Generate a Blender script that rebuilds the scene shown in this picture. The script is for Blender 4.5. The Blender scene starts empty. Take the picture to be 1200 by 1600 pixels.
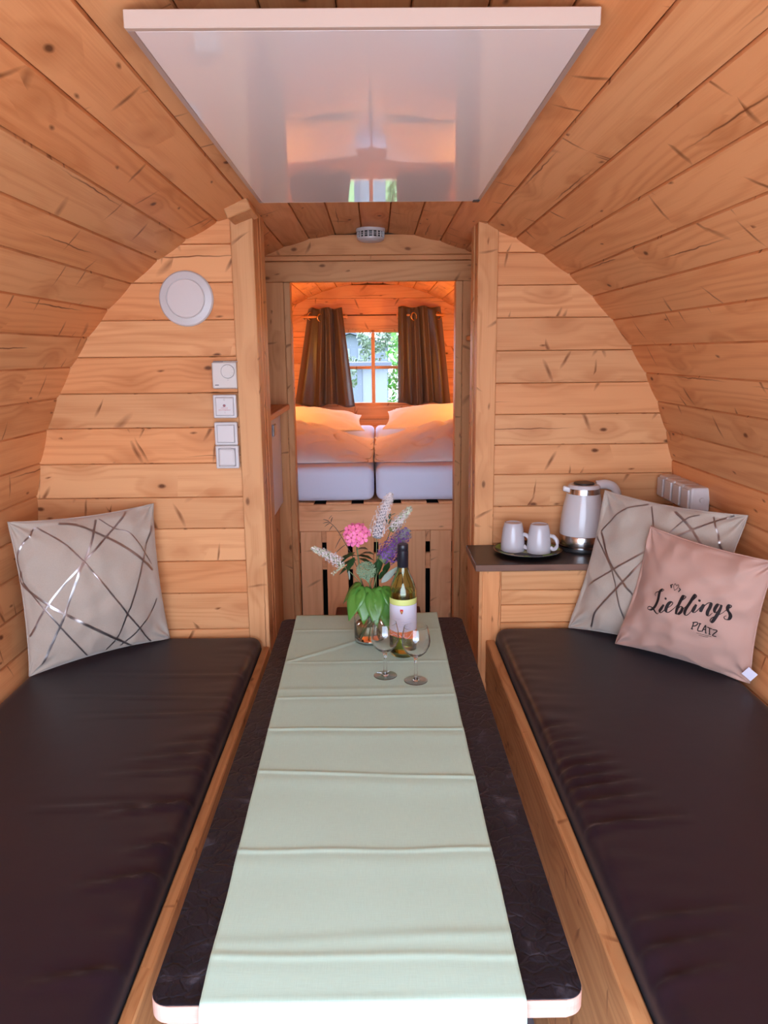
import bpy, bmesh, math, random
from mathutils import Vector, Matrix, noise
random.seed(7)
SC = bpy.context.scene
COL = SC.collection
PI = math.pi

# ---------------------------------------------------------------- camera
def make_camera():
    p, y, r = .2037, .0089, -.0099
    fwd = Vector((math.sin(y)*math.cos(p), math.cos(y)*math.cos(p), -math.sin(p)))
    right = Vector((math.cos(y), -math.sin(y), 0)); up = right.cross(fwd)
    R = right*math.cos(r)+up*math.sin(r); U = up*math.cos(r)-right*math.sin(r)
    cd = bpy.data.cameras.new('camera'); co = bpy.data.objects.new('camera', cd); COL.objects.link(co)
    M = Matrix(((R.x, U.x, -fwd.x, .0208), (R.y, U.y, -fwd.y, 0), (R.z, U.z, -fwd.z, 1.5783), (0, 0, 0, 1)))
    co.matrix_world = M
    cd.sensor_fit = 'VERTICAL'; cd.sensor_height = 36; cd.lens = 1195.5/1600*36
    cd.clip_start = .01; cd.clip_end = 200
    SC.camera = co
make_camera()

# ---------------------------------------------------------------- world, light, exposure
SC.view_settings.view_transform = 'Standard'; SC.view_settings.look = 'None'
SC.view_settings.exposure = 0.15; SC.view_settings.gamma = 1.0
SC.view_settings.use_curve_mapping = False
SKY_STRENGTH = 9.6
BULB = 240.0
w = bpy.data.worlds.new('sky'); SC.world = w; w.use_nodes = True
nt = w.node_tree; bg = nt.nodes['Background']
tc = nt.nodes.new('ShaderNodeTexCoord'); sx = nt.nodes.new('ShaderNodeSeparateXYZ'); rp = nt.nodes.new('ShaderNodeValToRGB')
nt.links.new(tc.outputs['Generated'], sx.inputs[0]); nt.links.new(sx.outputs['Z'], rp.inputs[0])
rp.color_ramp.elements[0].position = 0.0; rp.color_ramp.elements[0].color = (.67, .79, 1.0, 1)
rp.color_ramp.elements[1].position = .8; rp.color_ramp.elements[1].color = (.62, .76, 1.0, 1)
nt.links.new(rp.outputs[0], bg.inputs[0]); bg.inputs[1].default_value = SKY_STRENGTH
def portal(name, loc, rot, sx_, sy_):
    ld = bpy.data.lights.new(name, 'AREA'); ld.shape = 'RECTANGLE'; ld.size = sx_; ld.size_y = sy_
    ld.cycles.is_portal = True
    o = bpy.data.objects.new(name, ld); COL.objects.link(o); o.location = loc; o.rotation_euler = rot
portal('front_opening_portal', (0, -.47, 1.0), (PI/2, 0, PI), 2.2, 2.2)
portal('rear_window_portal', (0, 5.72, 1.48), (-PI/2, 0, 0) if False else (PI/2, 0, 0), .66, .6)

# ---------------------------------------------------------------- material helpers
def lin(r, g, b):
    f = lambda c: (c/255/12.92) if c/255 <= .04045 else ((c/255+.055)/1.055)**2.4
    return (f(r), f(g), f(b), 1)
class NT:
    def __init__(s, name):
        s.m = bpy.data.materials.new(name); s.m.use_nodes = True; s.t = s.m.node_tree
        s.b = s.t.nodes['Principled BSDF']; s.out = s.t.nodes['Material Output']
    def n(s, typ, ins=None, **kw):
        nd = s.t.nodes.new('ShaderNode'+typ)
        for k, v in kw.items(): setattr(nd, k, v)
        for k, v in (ins or {}).items(): s.put(nd.inputs[k], v)
        return nd
    def put(s, sock, v):
        if hasattr(v, 'is_linked') or isinstance(v, bpy.types.NodeSocket): s.t.links.new(v, sock)
        else: sock.default_value = v
    def math(s, op, a, b=0.0, c=None, clamp=False):
        ins = {0: a, 1: b}
        if c is not None: ins[2] = c
        return s.n('Math', ins, operation=op, use_clamp=clamp).outputs[0]
    def vec(s, x, y, z=0.0): return s.n('CombineXYZ', {0: x, 1: y, 2: z}).outputs[0]
    def noise(s, v, scale=1.0, detail=2.0, rough=.5): 
        return s.n('TexNoise', {'Vector': v, 'Scale': scale, 'Detail': detail, 'Roughness': rough}).outputs['Fac']
    def ramp(s, f, stops, interp='LINEAR'):
        nd = s.n('ValToRGB', {0: f}); cr = nd.color_ramp; cr.interpolation = interp
        while len(cr.elements) < len(stops): cr.elements.new(.5)
        for e, (p, c) in zip(cr.elements, stops):
            e.position = p; e.color = c if len(c) == 4 else (*c, 1)
        return nd.outputs[0]
    def mix(s, f, a, b, mode='MIX'):
        nd = s.n('Mix', data_type='RGBA', blend_type=mode); s.put(nd.inputs['Factor'], f)
        s.put(nd.inputs[6], a); s.put(nd.inputs[7], b); return nd.outputs[2]
    def set(s, **kw):
        for k, v in kw.items(): s.put(s.b.inputs[k.replace('_', ' ')], v)
    def bump(s, h, strength=.2, dist=.002):
        s.put(s.b.inputs['Normal'], s.n('Bump', {'Height': h, 'Strength': strength, 'Distance': dist}).outputs[0])

def wood_material(name, light, dark, knot=(.12, .036, .011, 1), tone=.22, rough=.48, knots=1.0):
    t = NT(name)
    uv = t.n('UVMap').outputs[0]; sp = t.n('SeparateXYZ', {0: uv}); rnd = t.n('ObjectInfo').outputs['Random']
    u = t.math('ADD', sp.outputs[0], t.math('MULTIPLY', rnd, 37.3)); v = t.math('ADD', sp.outputs[1], t.math('MULTIPLY', rnd, 11.7))
    uvr = t.vec(u, v)
    def cells(ax, ay, ang=0.0, jit=1.0):
        c, s_ = math.cos(ang), math.sin(ang)
        a = t.math('ADD', t.math('MULTIPLY', u, c), t.math('MULTIPLY', v, s_))
        b = t.math('SUBTRACT', t.math('MULTIPLY', v, c), t.math('MULTIPLY', u, s_))
        wob = t.math('MULTIPLY', t.noise(t.vec(t.math('MULTIPLY', a, 14), t.math('MULTIPLY', b, 14)), 1.0, 2.0), .012)
        b = t.math('ADD', b, wob)
        vo = t.n('TexVoronoi', {'Vector': t.vec(t.math('MULTIPLY', a, ax), t.math('MULTIPLY', b, ay)), 'Scale': 1.0, 'Randomness': jit}, voronoi_dimensions='2D')
        sel = t.n('SeparateColor', {0: vo.outputs['Color']})
        return vo.outputs['Distance'], sel.outputs[0]
    def spot(d, sel, r0, r1, thr):
        m = t.math('SUBTRACT', 1.0, t.n('MapRange', {0: d, 1: r0, 2: r1}).outputs[0])
        return t.math('MULTIPLY', m, t.math('GREATER_THAN', sel, thr))
    dk, sk = cells(4.4, 8.2, 0, .8)
    # grain
    halo = spot(dk, sk, .02, .42, .52)
    g = t.math('ADD', t.math('MULTIPLY', v, 26), t.math('MULTIPLY', t.noise(t.vec(t.math('MULTIPLY', u, .55), t.math('MULTIPLY', v, 5.0)), 1.0, 3.0), 11))
    g = t.math('ADD', g, t.math('MULTIPLY', halo, 1.3))
    ring = t.math('MULTIPLY_ADD', t.math('SINE', t.math('MULTIPLY', g, 6.283)), .5, .5)
    ring = t.math('POWER', ring, 1.6)
    fade = t.noise(t.vec(t.math('MULTIPLY', u, 1.2), t.math('MULTIPLY', v, 12)), 1.0, 2.0)
    fib = t.noise(t.vec(t.math('MULTIPLY', u, 5), t.math('MULTIPLY', v, 330)), 1.0, 3.0)
    wide = t.noise(t.vec(t.math('MULTIPLY', u, .9), t.math('MULTIPLY', v, 14)), 1.0, 3.0)
    f = t.math('MULTIPLY', ring, t.math('MULTIPLY', fade, .75))
    f = t.math('ADD', f, t.math('MULTIPLY', t.math('SUBTRACT', fib, .5), .8))
    f = t.math('ADD', f, t.math('MULTIPLY', t.math('SUBTRACT', wide, .5), 1.5), clamp=True)
    base = t.mix(f, light, dark)
    tn = t.math('ADD', 1.0 - tone*.55, t.math('MULTIPLY', t.math('FRACT', t.math('MULTIPLY', rnd, 7.77)), tone))
    warm = t.mix(t.math('FRACT', t.math('MULTIPLY', rnd, 13.3)), (1, 1, 1, 1), (1.04, .87, .76, 1))
    base = t.mix(1.0, base, t.vec(tn, tn, tn), 'MULTIPLY'); base = t.mix(1.0, base, warm, 'MULTIPLY')
    base = t.mix(t.math('MULTIPLY', halo, .42*knots), base, (dark[0]*.75, dark[1]*.58, dark[2]*.45, 1))
    core = spot(dk, sk, .030, .072, .82)
    base = t.mix(t.math('MULTIPLY', core, .92*knots), base, knot)
    # branch streaks across the grain and resin cracks along it
    for ax, ay, ang, r0, r1, thr, k in ((11, 60, 1.05, .08, .48, .988, .85), (10, 54, 2.0, .08, .48, .989, .80), (12, 95, 1.45, .08, .52, .990, .8), (1.9, 150, .010, .10, .40, .984, .95), (7, 30, .75, .03, .40, .991, .6), (24, 70, .1, .06, .36, .992, .9)):
        d, s_ = cells(ax, ay, ang)
        base = t.mix(t.math('MULTIPLY', spot(d, s_, r0, r1, thr), k*knots), base, (knot[0]*1.6, knot[1]*1.6, knot[2]*1.5, 1))
    t.set(Base_Color=base, Roughness=rough)
    t.b.inputs['Specular IOR Level'].default_value = .16
    t.bump(t.math('ADD', t.math('MULTIPLY', fib, .7), t.math('MULTIPLY', ring, .3)), .18, .0015)
    return t.m

def plain(name, col, rough=.5, metal=0.0, spec=.5, bump=None, **kw):
    t = NT(name); t.set(Base_Color=col, Roughness=rough, Metallic=metal)
    t.b.inputs['Specular IOR Level'].default_value = spec
    for k, v in kw.items(): t.put(t.b.inputs[k.replace('_', ' ')], v)
    if bump:
        sc, st, di = bump
        t.bump(t.noise(t.n('TexCoord').outputs['Object'], sc, 3.0), st, di)
    return t.m
def fabric(name, c1, c2, scale=900, rough=.9, sheen=.15, bump=.15, blot=6.0):
    t = NT(name); co = t.n('TexCoord').outputs['Object']
    n1 = t.noise(co, blot, 3.0); n2 = t.noise(co, scale, 1.0)
    t.set(Base_Color=t.mix(t.math('MULTIPLY_ADD', n2, .5, t.math('MULTIPLY', n1, .5)), c1, c2), Roughness=rough)
    t.b.inputs['Sheen Weight'].default_value = sheen; t.b.inputs['Specular IOR Level'].default_value = .2
    t.bump(n2, bump, .0006)
    return t.m

M = {}
M['pine'] = wood_material('pine', (.765, .392, .178, 1), (.58, .235, .085, 1), tone=.2)
M['pine_trim'] = wood_material('pine_trim', (.70, .37, .17, 1), (.52, .22, .08, 1), tone=.12, knots=.8)
M['pine_bed'] = wood_material('pine_bed', (.88, .48, .25, 1), (.72, .33, .155, 1), tone=.15, knots=.6)
M['pine_bench'] = wood_material('pine_bench', (.66, .37, .165, 1), (.40, .165, .055, 1), tone=.12, knots=.8)
M['red_wood'] = wood_material('red_wood', (.16, .05, .028, 1), (.09, .025, .014, 1), tone=.1, knots=.3)
M['backing'] = plain('dark_wood_backing', (.16, .075, .035, 1), .8)
M['under_bed_shade'] = plain('painted_shade_black', (.004, .004, .004, 1), .9)  # flat black that paints in the shade under the bed
M['white_plastic'] = plain('white_plastic', (.62, .58, .57, 1), .35)
M['cream_plastic'] = plain('cream_plastic', (.63, .57, .52, 1), .4)
M['grey_gap'] = plain('grey_gap', (.30, .28, .30, 1), .6)
M['dark_plastic'] = plain('dark_plastic', (.015, .014, .015, 1), .45)
M['diffuser'] = plain('opal_diffuser', (.68, .60, .57, 1), .5)
M['panel_frame'] = plain('white_powder_coat', (.53, .41, .34, 1), .4)
M['panel_edge'] = plain('grey_aluminium', (.45, .42, .43, 1), .35, .6)
t = NT('white_glass'); t.set(Base_Color=(.80, .75, .75, 1), Roughness=.03, IOR=1.52); M['white_glass'] = t.m
M['steel'] = plain('brushed_steel', (.62, .58, .56, 1), .22, 1.0)
M['chrome'] = plain('chrome', (.8, .78, .76, 1), .12, 1.0)
M['kettle_white'] = plain('glossy_white_plastic', (.60, .57, .58, 1), .14)
M['ceramic'] = plain('white_ceramic', (.55, .53, .56, 1), .12)
M['mattress'] = fabric('white_sheet', (.80, .82, .98, 1), (.74, .76, .94, 1), 700, .9, .1, .1)
M['duvet'] = fabric('white_duvet_linen', (.86, .80, .78, 1), (.80, .74, .74, 1), 900, .85, .1, .1)
t = NT('brown_satin'); co = t.n('TexCoord').outputs['Object']
t.set(Base_Color=t.mix(t.noise(co, 30, 2.0), (.045, .022, .0095, 1), (.060, .030, .013, 1)), Roughness=.42); t.b.inputs['Sheen Weight'].default_value = .3
t.bump(t.noise(co, 900, 1.0), .08, .0005); M['curtain'] = t.m
t = NT('aubergine_upholstery'); co = t.n('TexCoord').outputs['Object']
t.set(Base_Color=t.mix(t.noise(co, 5, 3.0), (.0100, .0036, .0092, 1), (.0148, .0056, .0135, 1)), Roughness=.45); t.b.inputs['Specular IOR Level'].default_value = .38
t.b.inputs['Sheen Weight'].default_value = .05
t.bump(t.math('ADD', t.noise(co, 1200, 1.0), t.math('MULTIPLY', t.noise(co, 9, 3.0), 6)), .12, .0015); M['upholstery'] = t.m
M['velvet'] = fabric('cream_velvet', (.41, .345, .28, 1), (.49, .415, .35, 1), 260, .85, .35, .12, 9.0)
M['foil'] = plain('silver_foil', (.36, .32, .31, 1), .33, .85)
M['pink_cotton'] = fabric('dusty_pink_cotton', (.50, .305, .245, 1), (.57, .365, .30, 1), 1100, .85, .15, .12)
M['ink'] = plain('black_print', (.012, .006, .007, 1), .7)
t = NT('mint_linen'); co = t.n('TexCoord').outputs['Object']; s = t.n('SeparateXYZ', {0: co})
wa = t.noise(t.vec(t.math('MULTIPLY', s.outputs[0], 900), t.math('MULTIPLY', s.outputs[1], 40)), 1.0, 2.0)
wb = t.noise(t.vec(t.math('MULTIPLY', s.outputs[0], 40), t.math('MULTIPLY', s.outputs[1], 900)), 1.0, 2.0)
wv = t.math('MULTIPLY', t.math('ADD', wa, wb), .5)
t.set(Base_Color=t.mix(wv, (.42, .63, .53, 1), (.56, .80, .69, 1)), Roughness=.9); t.b.inputs['Specular IOR Level'].default_value = .2
t.bump(wv, .3, .0008); M['linen'] = t.m
t = NT('mint_hem_thread'); t.set(Base_Color=(.36, .53, .48, 1), Roughness=.9); M['thread'] = t.m
# slate laminate
t = NT('black_slate_laminate'); co = t.n('TexCoord').outputs['Object']
wrp = t.n('VectorMath', {0: co, 1: t.n('VectorMath', {0: t.n('TexNoise', {'Vector': co, 'Scale': 9.0, 'Detail': 4.0}).outputs['Color'], 3: .10}, operation='SCALE').outputs[0]}, operation='ADD').outputs[0]
v1 = t.n('TexVoronoi', {'Vector': wrp, 'Scale': 34.0}, feature='DISTANCE_TO_EDGE').outputs['Distance']
v2 = t.n('TexVoronoi', {'Vector': wrp, 'Scale': 26.0}).outputs['Color']
n1 = t.noise(wrp, 14, 6.0, .65)
edge = t.n('MapRange', {0: v1, 1: 0.0, 2: .12}).outputs[0]
t.set(Base_Color=t.ramp(n1, [(.3, (.006, .006, .009)), (.58, (.016, .016, .024)), (.75, (.10, .10, .13))]), Roughness=t.math('MULTIPLY_ADD', n1, .3, .30)); t.b.inputs['Specular IOR Level'].default_value = .25  # pale blue-grey stop paints sheen highlights into the slate colour
t.bump(t.math('ADD', t.math('MULTIPLY', edge, .35), t.math('ADD', t.math('MULTIPLY', t.n('SeparateColor', {0: v2}).outputs[0], .45), n1)), .85, .004); M['slate'] = t.m
M['worktop'] = plain('dark_brown_laminate', (.020, .015, .015, 1), .38, bump=(300, .05, .001))
M['worktop_edge'] = wood_material('worktop_edge', (.20, .115, .085, 1), (.13, .07, .05, 1), tone=.05, knots=0)
M['ply_edge'] = wood_material('plywood_edge', (.62, .42, .36, 1), (.54, .30, .24, 1), tone=.02, knots=0)
M['floor'] = plain('grey_vinyl', (.24, .23, .27, 1), .6, bump=(400, .2, .001))
def glass(name, col, rough=0.0, ior=1.45):
    t = NT(name); t.set(Base_Color=col, Roughness=rough, IOR=ior); t.b.inputs['Transmission Weight'].default_value = 1.0
    return t.m
M['glass'] = glass('clear_glass', (.99, .99, 1, 1))
M['bottle_glass'] = glass('green_bottle_glass', (.74, .84, .46, 1), 0, 1.5)
M['wine'] = glass('pale_wine', (.86, .92, .55, 1), 0, 1.34)
M['water'] = glass('vase_water', (.93, .90, .72, 1), 0, 1.33)
M['pane'] = glass('window_glass', (1, 1, 1, 1), 0, 1.02)
M['screw_cap'] = plain('black_cap', (.012, .011, .02, 1), .35)
M['label_white'] = plain('white_label', (.66, .67, .80, 1), .5)
M['label_green'] = plain('lime_label_band', (.62, .70, .22, 1), .5)
t = NT('orange_dot_print'); uvn = t.n('UVMap').outputs[0]
vo = t.n('TexVoronoi', {'Vector': uvn, 'Scale': 260.0, 'Randomness': .15}, voronoi_dimensions='2D').outputs['Distance']
t.set(Base_Color=t.mix(t.math('GREATER_THAN', vo, .33), (.85, .40, .12, 1), (.72, .085, .035, 1)), Roughness=.5); M['label_dots'] = t.m
M['red_print'] = plain('red_print', (.55, .02, .02, 1), .5)
M['gold_print'] = plain('gold_print', (.55, .36, .08, 1), .5)
M['blue_print'] = plain('pale_blue_print', (.36, .42, .66, 1), .5)
M['black_print'] = plain('black_ink_print', (.03, .03, .03, 1), .5)
M['grey_print'] = plain('grey_print', (.33, .31, .31, 1), .5)
def leafmat(name, c1, c2, rough=.4):
    t = NT(name); co = t.n('TexCoord').outputs['Object']
    t.set(Base_Color=t.mix(t.noise(co, 40, 3.0), c1, c2), Roughness=rough); t.b.inputs['Subsurface Weight'].default_value = 0
    return t.m
M['leaf_bright'] = leafmat('bright_green_leaf', (.055, .19, .022, 1), (.11, .30, .05, 1), .32)
M['leaf_dark'] = leafmat('dark_green_leaf', (.012, .045, .012, 1), (.03, .085, .025, 1), .4)
M['leaf_grey'] = leafmat('grey_green_leaf', (.22, .29, .25, 1), (.36, .42, .38, 1), .6)
M['stem'] = leafmat('stem_green', (.12, .17, .06, 1), (.22, .24, .10, 1), .5)
M['stem_brown'] = leafmat('stem_brown', (.05, .035, .025, 1), (.09, .06, .04, 1), .6)
M['fl_white'] = leafmat('white_floret', (.80, .72, .74, 1), (.62, .56, .52, 1), .7)
M['fl_cream'] = leafmat('cream_green_floret', (.66, .70, .56, 1), (.42, .47, .28, 1), .7)
M['fl_purple'] = leafmat('purple_floret', (.10, .035, .26, 1), (.26, .10, .42, 1), .7)
M['fl_purple_grey'] = leafmat('purple_grey_bud', (.22, .20, .28, 1), (.26, .28, .24, 1), .7)
M['fl_pink'] = leafmat('pink_petal', (.85, .14, .36, 1), (.90, .26, .48, 1), .6)
M['fl_magenta'] = plain('magenta_eye', (.45, .02, .14, 1), .6)
M['fl_sedum'] = leafmat('sedum_bud', (.16, .26, .15, 1), (.30, .40, .25, 1), .6)
t = NT('leaf_print_plate'); co = t.n('TexCoord').outputs['Object']
v_ = t.n('TexVoronoi', {'Vector': co, 'Scale': 26.0}).outputs['Color']
t.set(Base_Color=t.ramp(t.n('SeparateColor', {0: v_}).outputs[0], [(.0, (.012, .012, .012)), (.30, (.012, .012, .012)), (.34, (.12, .24, .035)), (.80, (.22, .38, .07)), (.84, (.42, .44, .24))]), Roughness=.5); M['plate_print'] = t.m
M['plate_black'] = plain('black_lacquer', (.008, .008, .008, 1), .12)
M['fridge'] = plain('white_enamel', (.72, .70, .76, 1), .3)
M['brass'] = plain('brass_ring', (.55, .36, .18, 1), .25, 1.0)
def emis(name, col, st):
    t = NT(name); t.set(Base_Color=(.8, .8, .8, 1)); t.put(t.b.inputs['Emission Color'], col); t.b.inputs['Emission Strength'].default_value = st
    return t.m
M['red_lamp'] = plain('red_indicator', (.20, .004, .008, 1), .25)
M['hedge'] = leafmat('hedge_leaf', (.04, .12, .01, 1), (.12, .20, .025, 1), .5)
M['tree_leaf'] = leafmat('tree_leaf', (.06, .095, .05, 1), (.13, .16, .11, 1), .5)
M['ext_wall'] = plain('grey_render', (.11, .125, .16, 1), .8)
M['ext_roof'] = plain('slate_roof', (.075, .08, .11, 1), .7)
M['ext_white'] = plain('white_paint', (.17, .19, .22, 1), .5)
M['ext_dark'] = plain('dark_glazing', (.10, .11, .14, 1), .2)
M['grass'] = leafmat('lawn', (.10, .20, .05, 1), (.18, .28, .08, 1), .8)
t = NT('pale_paving'); co = t.n('TexCoord').outputs['Object']
t.set(Base_Color=t.mix(t.noise(co, 12, 5.0), (.46, .43, .40, 1), (.58, .55, .52, 1)), Roughness=.85); M['paving'] = t.m

# ---------------------------------------------------------------- mesh helpers
def tag(o, label=None, cat=None, group=None, kind=None):
    if label: o['label'] = label
    if cat: o['category'] = cat
    if group: o['group'] = group
    if kind: o['kind'] = kind
    return o
def empty(name, loc=(0, 0, 0), label=None, cat=None, group=None, kind=None):
    o = bpy.data.objects.new(name, None); COL.objects.link(o); o.location = loc; o.empty_display_size = .05
    return tag(o, label, cat, group, kind)
def link(name, me, mat=None, parent=None, smooth=False):
    o = bpy.data.objects.new(name, me); COL.objects.link(o)
    if mat is not None and not me.materials:
        for m in (mat if isinstance(mat, (list, tuple)) else [mat]): me.materials.append(m)
    if parent is not None:
        o.parent = parent
        p = parent; off = Vector((0, 0, 0))
        while p is not None: off += p.location; p = p.parent
        o.location = -off      # geometry is written in world coordinates
    if smooth:
        me.polygons.foreach_set('use_smooth', [True]*len(me.polygons))
    return o
def grain_uv(me, g):
    uvl = me.uv_layers.new(name='UVMap'); co = [v.co for v in me.vertices]
    a, b = [k for k in range(3) if k != g]; d = uvl.data
    for p in me.polygons:
        n = p.normal; ax = max(range(3), key=lambda k: abs(n[k]))
        for li in p.loop_indices:
            c = co[me.loops[li].vertex_index]
            if ax == g: d[li].uv = (c[a]*.3, c[b])
            elif ax == a: d[li].uv = (c[g], c[b]+.371)
            else: d[li].uv = (c[g], c[a])
def bm_mesh(bm, name, g=None):
    me = bpy.data.meshes.new(name); bm.to_mesh(me); bm.free()
    if g is not None: grain_uv(me, g)
    return me
def add_box(bm, x0, x1, y0, y1, z0, z1, bev=0.0, seg=1):
    vs = [bm.verts.new(c) for c in ((x0, y0, z0), (x1, y0, z0), (x1, y1, z0), (x0, y1, z0), (x0, y0, z1), (x1, y0, z1), (x1, y1, z1), (x0, y1, z1))]
    fs = [bm.faces.new([vs[i] for i in f]) for f in ((3, 2, 1, 0), (4, 5, 6, 7), (0, 1, 5, 4), (1, 2, 6, 5), (2, 3, 7, 6), (3, 0, 4, 7))]
    if bev > 0:
        es = list({e for f in fs for e in f.edges})
        bmesh.ops.bevel(bm, geom=es, offset=bev, segments=seg, profile=.5, affect='EDGES')
def board(name, mat, x0, x1, y0, y1, z0, z1, g, parent=None, bev=.002, kind=None, seg=1):
    bm = bmesh.new(); add_box(bm, x0, x1, y0, y1, z0, z1, bev, seg)
    o = link(name, bm_mesh(bm, name, g), mat, parent)
    if kind: o['kind'] = kind
    return o
def prism(bm, pts, axis, a0, a1, inset=0.0):
    """extrude a 2D outline (x,z) along y from a0 to a1"""
    f = [bm.verts.new((p[0], a0, p[1])) for p in pts]; b = [bm.verts.new((p[0], a1, p[1])) for p in pts]
    n = len(pts)
    bm.faces.new(f[::-1]); bm.faces.new(b)
    for i in range(n): bm.faces.new((f[i], f[(i+1) % n], b[(i+1) % n], b[i]))
    bmesh.ops.recalc_face_normals(bm, faces=bm.faces[:])
def lathe(bm, prof, c=(0, 0, 0), n=32, closed=False):
    """prof: list of (r,z); axis +z"""
    rings = []
    for r, z in prof:
        if r < 1e-6: rings.append([bm.verts.new((c[0], c[1], c[2]+z))])
        else: rings.append([bm.verts.new((c[0]+r*math.cos(2*PI*k/n), c[1]+r*math.sin(2*PI*k/n), c[2]+z)) for k in range(n)])
    pairs = list(zip(rings[:-1], rings[1:]))
    if closed: pairs.append((rings[-1], rings[0]))
    for A, B in pairs:
        for k in range(n):
            k2 = (k+1) % n
            if len(A) == 1 and len(B) == 1: continue
            if len(A) == 1: bm.faces.new((A[0], B[k2], B[k]))
            elif len(B) == 1: bm.faces.new((A[k], A[k2], B[0]))
            else: bm.faces.new((A[k], A[k2], B[k2], B[k]))
def lathe_obj(name, mat, prof, c, parent=None, n=36, closed=False, smooth=True, label=None):
    bm = bmesh.new(); lathe(bm, prof, c, n, closed); bmesh.ops.recalc_face_normals(bm, faces=bm.faces[:])
    o = link(name, bm_mesh(bm, name), mat, parent)
    if smooth:
        for p in o.data.polygons: p.use_smooth = True
        try: o.data.set_sharp_from_angle(angle=.7)
        except Exception: pass
    if label: o['label'] = label
    return o
def tube(bm, pts, r, n=8, r1=None, flat=None):
    pts = [Vector(p) for p in pts]; rings = []; m = len(pts)
    up = Vector((.13, .27, .95))
    for i, p in enumerate(pts):
        d = (pts[min(i+1, m-1)]-pts[max(i-1, 0)]).normalized()
        a = d.cross(up)
        if a.length < 1e-3: a = d.cross(Vector((1, 0, 0)))
        a.normalize(); b = d.cross(a)
        rr = r if r1 is None else r+(r1-r)*i/(m-1)
        k2 = flat or 1.0
        rings.append([bm.verts.new(p+a*rr*math.cos(2*PI*k/n)+b*rr*k2*math.sin(2*PI*k/n)) for k in range(n)])
    for A, B in zip(rings[:-1], rings[1:]):
        for k in range(n): bm.faces.new((A[k], A[(k+1) % n], B[(k+1) % n], B[k]))
    bm.faces.new(rings[0][::-1]); bm.faces.new(rings[-1])
def tube_obj(name, mat, pts, r, parent=None, n=8, r1=None, flat=None):
    bm = bmesh.new(); tube(bm, pts, r, n, r1, flat); bmesh.ops.recalc_face_normals(bm, faces=bm.faces[:])
    return link(name, bm_mesh(bm, name), mat, parent, smooth=True)
def grid_mesh(name, nu, nv, fn, close_u=False):
    vs = [tuple(fn(i/(nu-1) if not close_u else i/nu, j/(nv-1))) for j in range(nv) for i in range(nu)]
    fs = []
    for j in range(nv-1):
        for i in range(nu if close_u else nu-1):
            i2 = (i+1) % nu
            fs.append((j*nu+i, j*nu+i2, (j+1)*nu+i2, (j+1)*nu+i))
    me = bpy.data.meshes.new(name); me.from_pydata(vs, [], fs); me.update(); return me
def catmull(P, n=6):
    P = [Vector(p) for p in P]
    if len(P) < 3: 
        return [P[0].lerp(P[-1], k/n) for k in range(n+1)] if len(P) == 2 else P
    out = []
    Q = [P[0]*2-P[1]]+P+[P[-1]*2-P[-2]]
    for i in range(1, len(Q)-2):
        a, b, c, d = Q[i-1:i+3]
        for k in range(n):
            t = k/n
            out.append(.5*((2*b)+(c-a)*t+(2*a-5*b+4*c-d)*t*t+(3*b-a-3*c+d)*t**3))
    out.append(P[-1]); return out
# ================================================================ the setting
RAD, CZ = 1.085, .983
YL, YR, YD, YE = 2.44, 2.68, 3.30, 5.60      # left partition, right partition, bedroom wall, rear wall
Y0, Y1 = -.45, 5.72
def halfw(z, r=RAD): return math.sqrt(max(r*r-(z-CZ)**2, 0))

def stave_mesh(width):
    w = width*.5; prof = [(-w, -.007), (-w+.003, -.001), (-w*.5, .0012), (0, .002), (w*.5, .0012), (w-.003, -.001), (w, -.007)]
    bm = bmesh.new()
    ys = [Y0, Y1]
    top = [[bm.verts.new((x, y, z)) for x, z in prof] for y in ys]
    bot = [[bm.verts.new((x, y, -.02)) for x in (-w, w)] for y in ys]
    for i in range(len(prof)-1): bm.faces.new((top[0][i], top[0][i+1], top[1][i+1], top[1][i]))
    bm.faces.new((bot[0][1], bot[0][0], bot[1][0], bot[1][1]))
    bm.faces.new((top[0][0], top[1][0], bot[1][0], bot[0][0])); bm.faces.new((top[0][-1], bot[0][1], bot[1][1], top[1][-1]))
    bm.faces.new([bot[0][0], bot[0][1]]+top[0][::-1]); bm.faces.new([bot[1][1], bot[1][0]]+top[1])
    bmesh.ops.recalc_face_normals(bm, faces=bm.faces[:])
    return bm_mesh(bm, 'stave', 1)
def shell(name, a0, a1):
    bm = bmesh.new(); n = 24; pts = []
    for k in range(n+1):
        a = math.radians(a0+(a1-a0)*k/n); pts.append(((RAD+.022)*math.sin(a), CZ+(RAD+.022)*math.cos(a)))
    for k in range(n, -1, -1):
        a = math.radians(a0+(a1-a0)*k/n); pts.append(((RAD+.07)*math.sin(a), CZ+(RAD+.07)*math.cos(a)))
    prism(bm, pts, 1, Y0, Y1)
    o = link(name, bm_mesh(bm, name, 1), M['backing']); o['kind'] = 'structure'; return o
DA = 5.72
sh = {'ceiling': shell('ceiling', -45, 45), 'wall_left': shell('wall_left', -152, -45), 'wall_right': shell('wall_right', 45, 152)}
sm = stave_mesh(2*RAD*math.tan(math.radians(DA/2))*.997)
sm.materials.append(M['pine'])
for k in range(-26, 26):
    a = DA*(k+.22)
    if abs(a) > 149: continue
    o = bpy.data.objects.new('stave', sm); COL.objects.link(o)
    o.parent = sh['ceiling' if abs(a) < 45 else ('wall_left' if a < 0 else 'wall_right')]
    t_ = math.radians(a); s_, c_ = math.sin(t_), math.cos(t_)
    o.matrix_local = Matrix(((-c_, 0, -s_, RAD*s_), (0, 1, 0, 0), (s_, 0, -c_, CZ+RAD*c_), (0, 0, 0, 1)))

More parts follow.
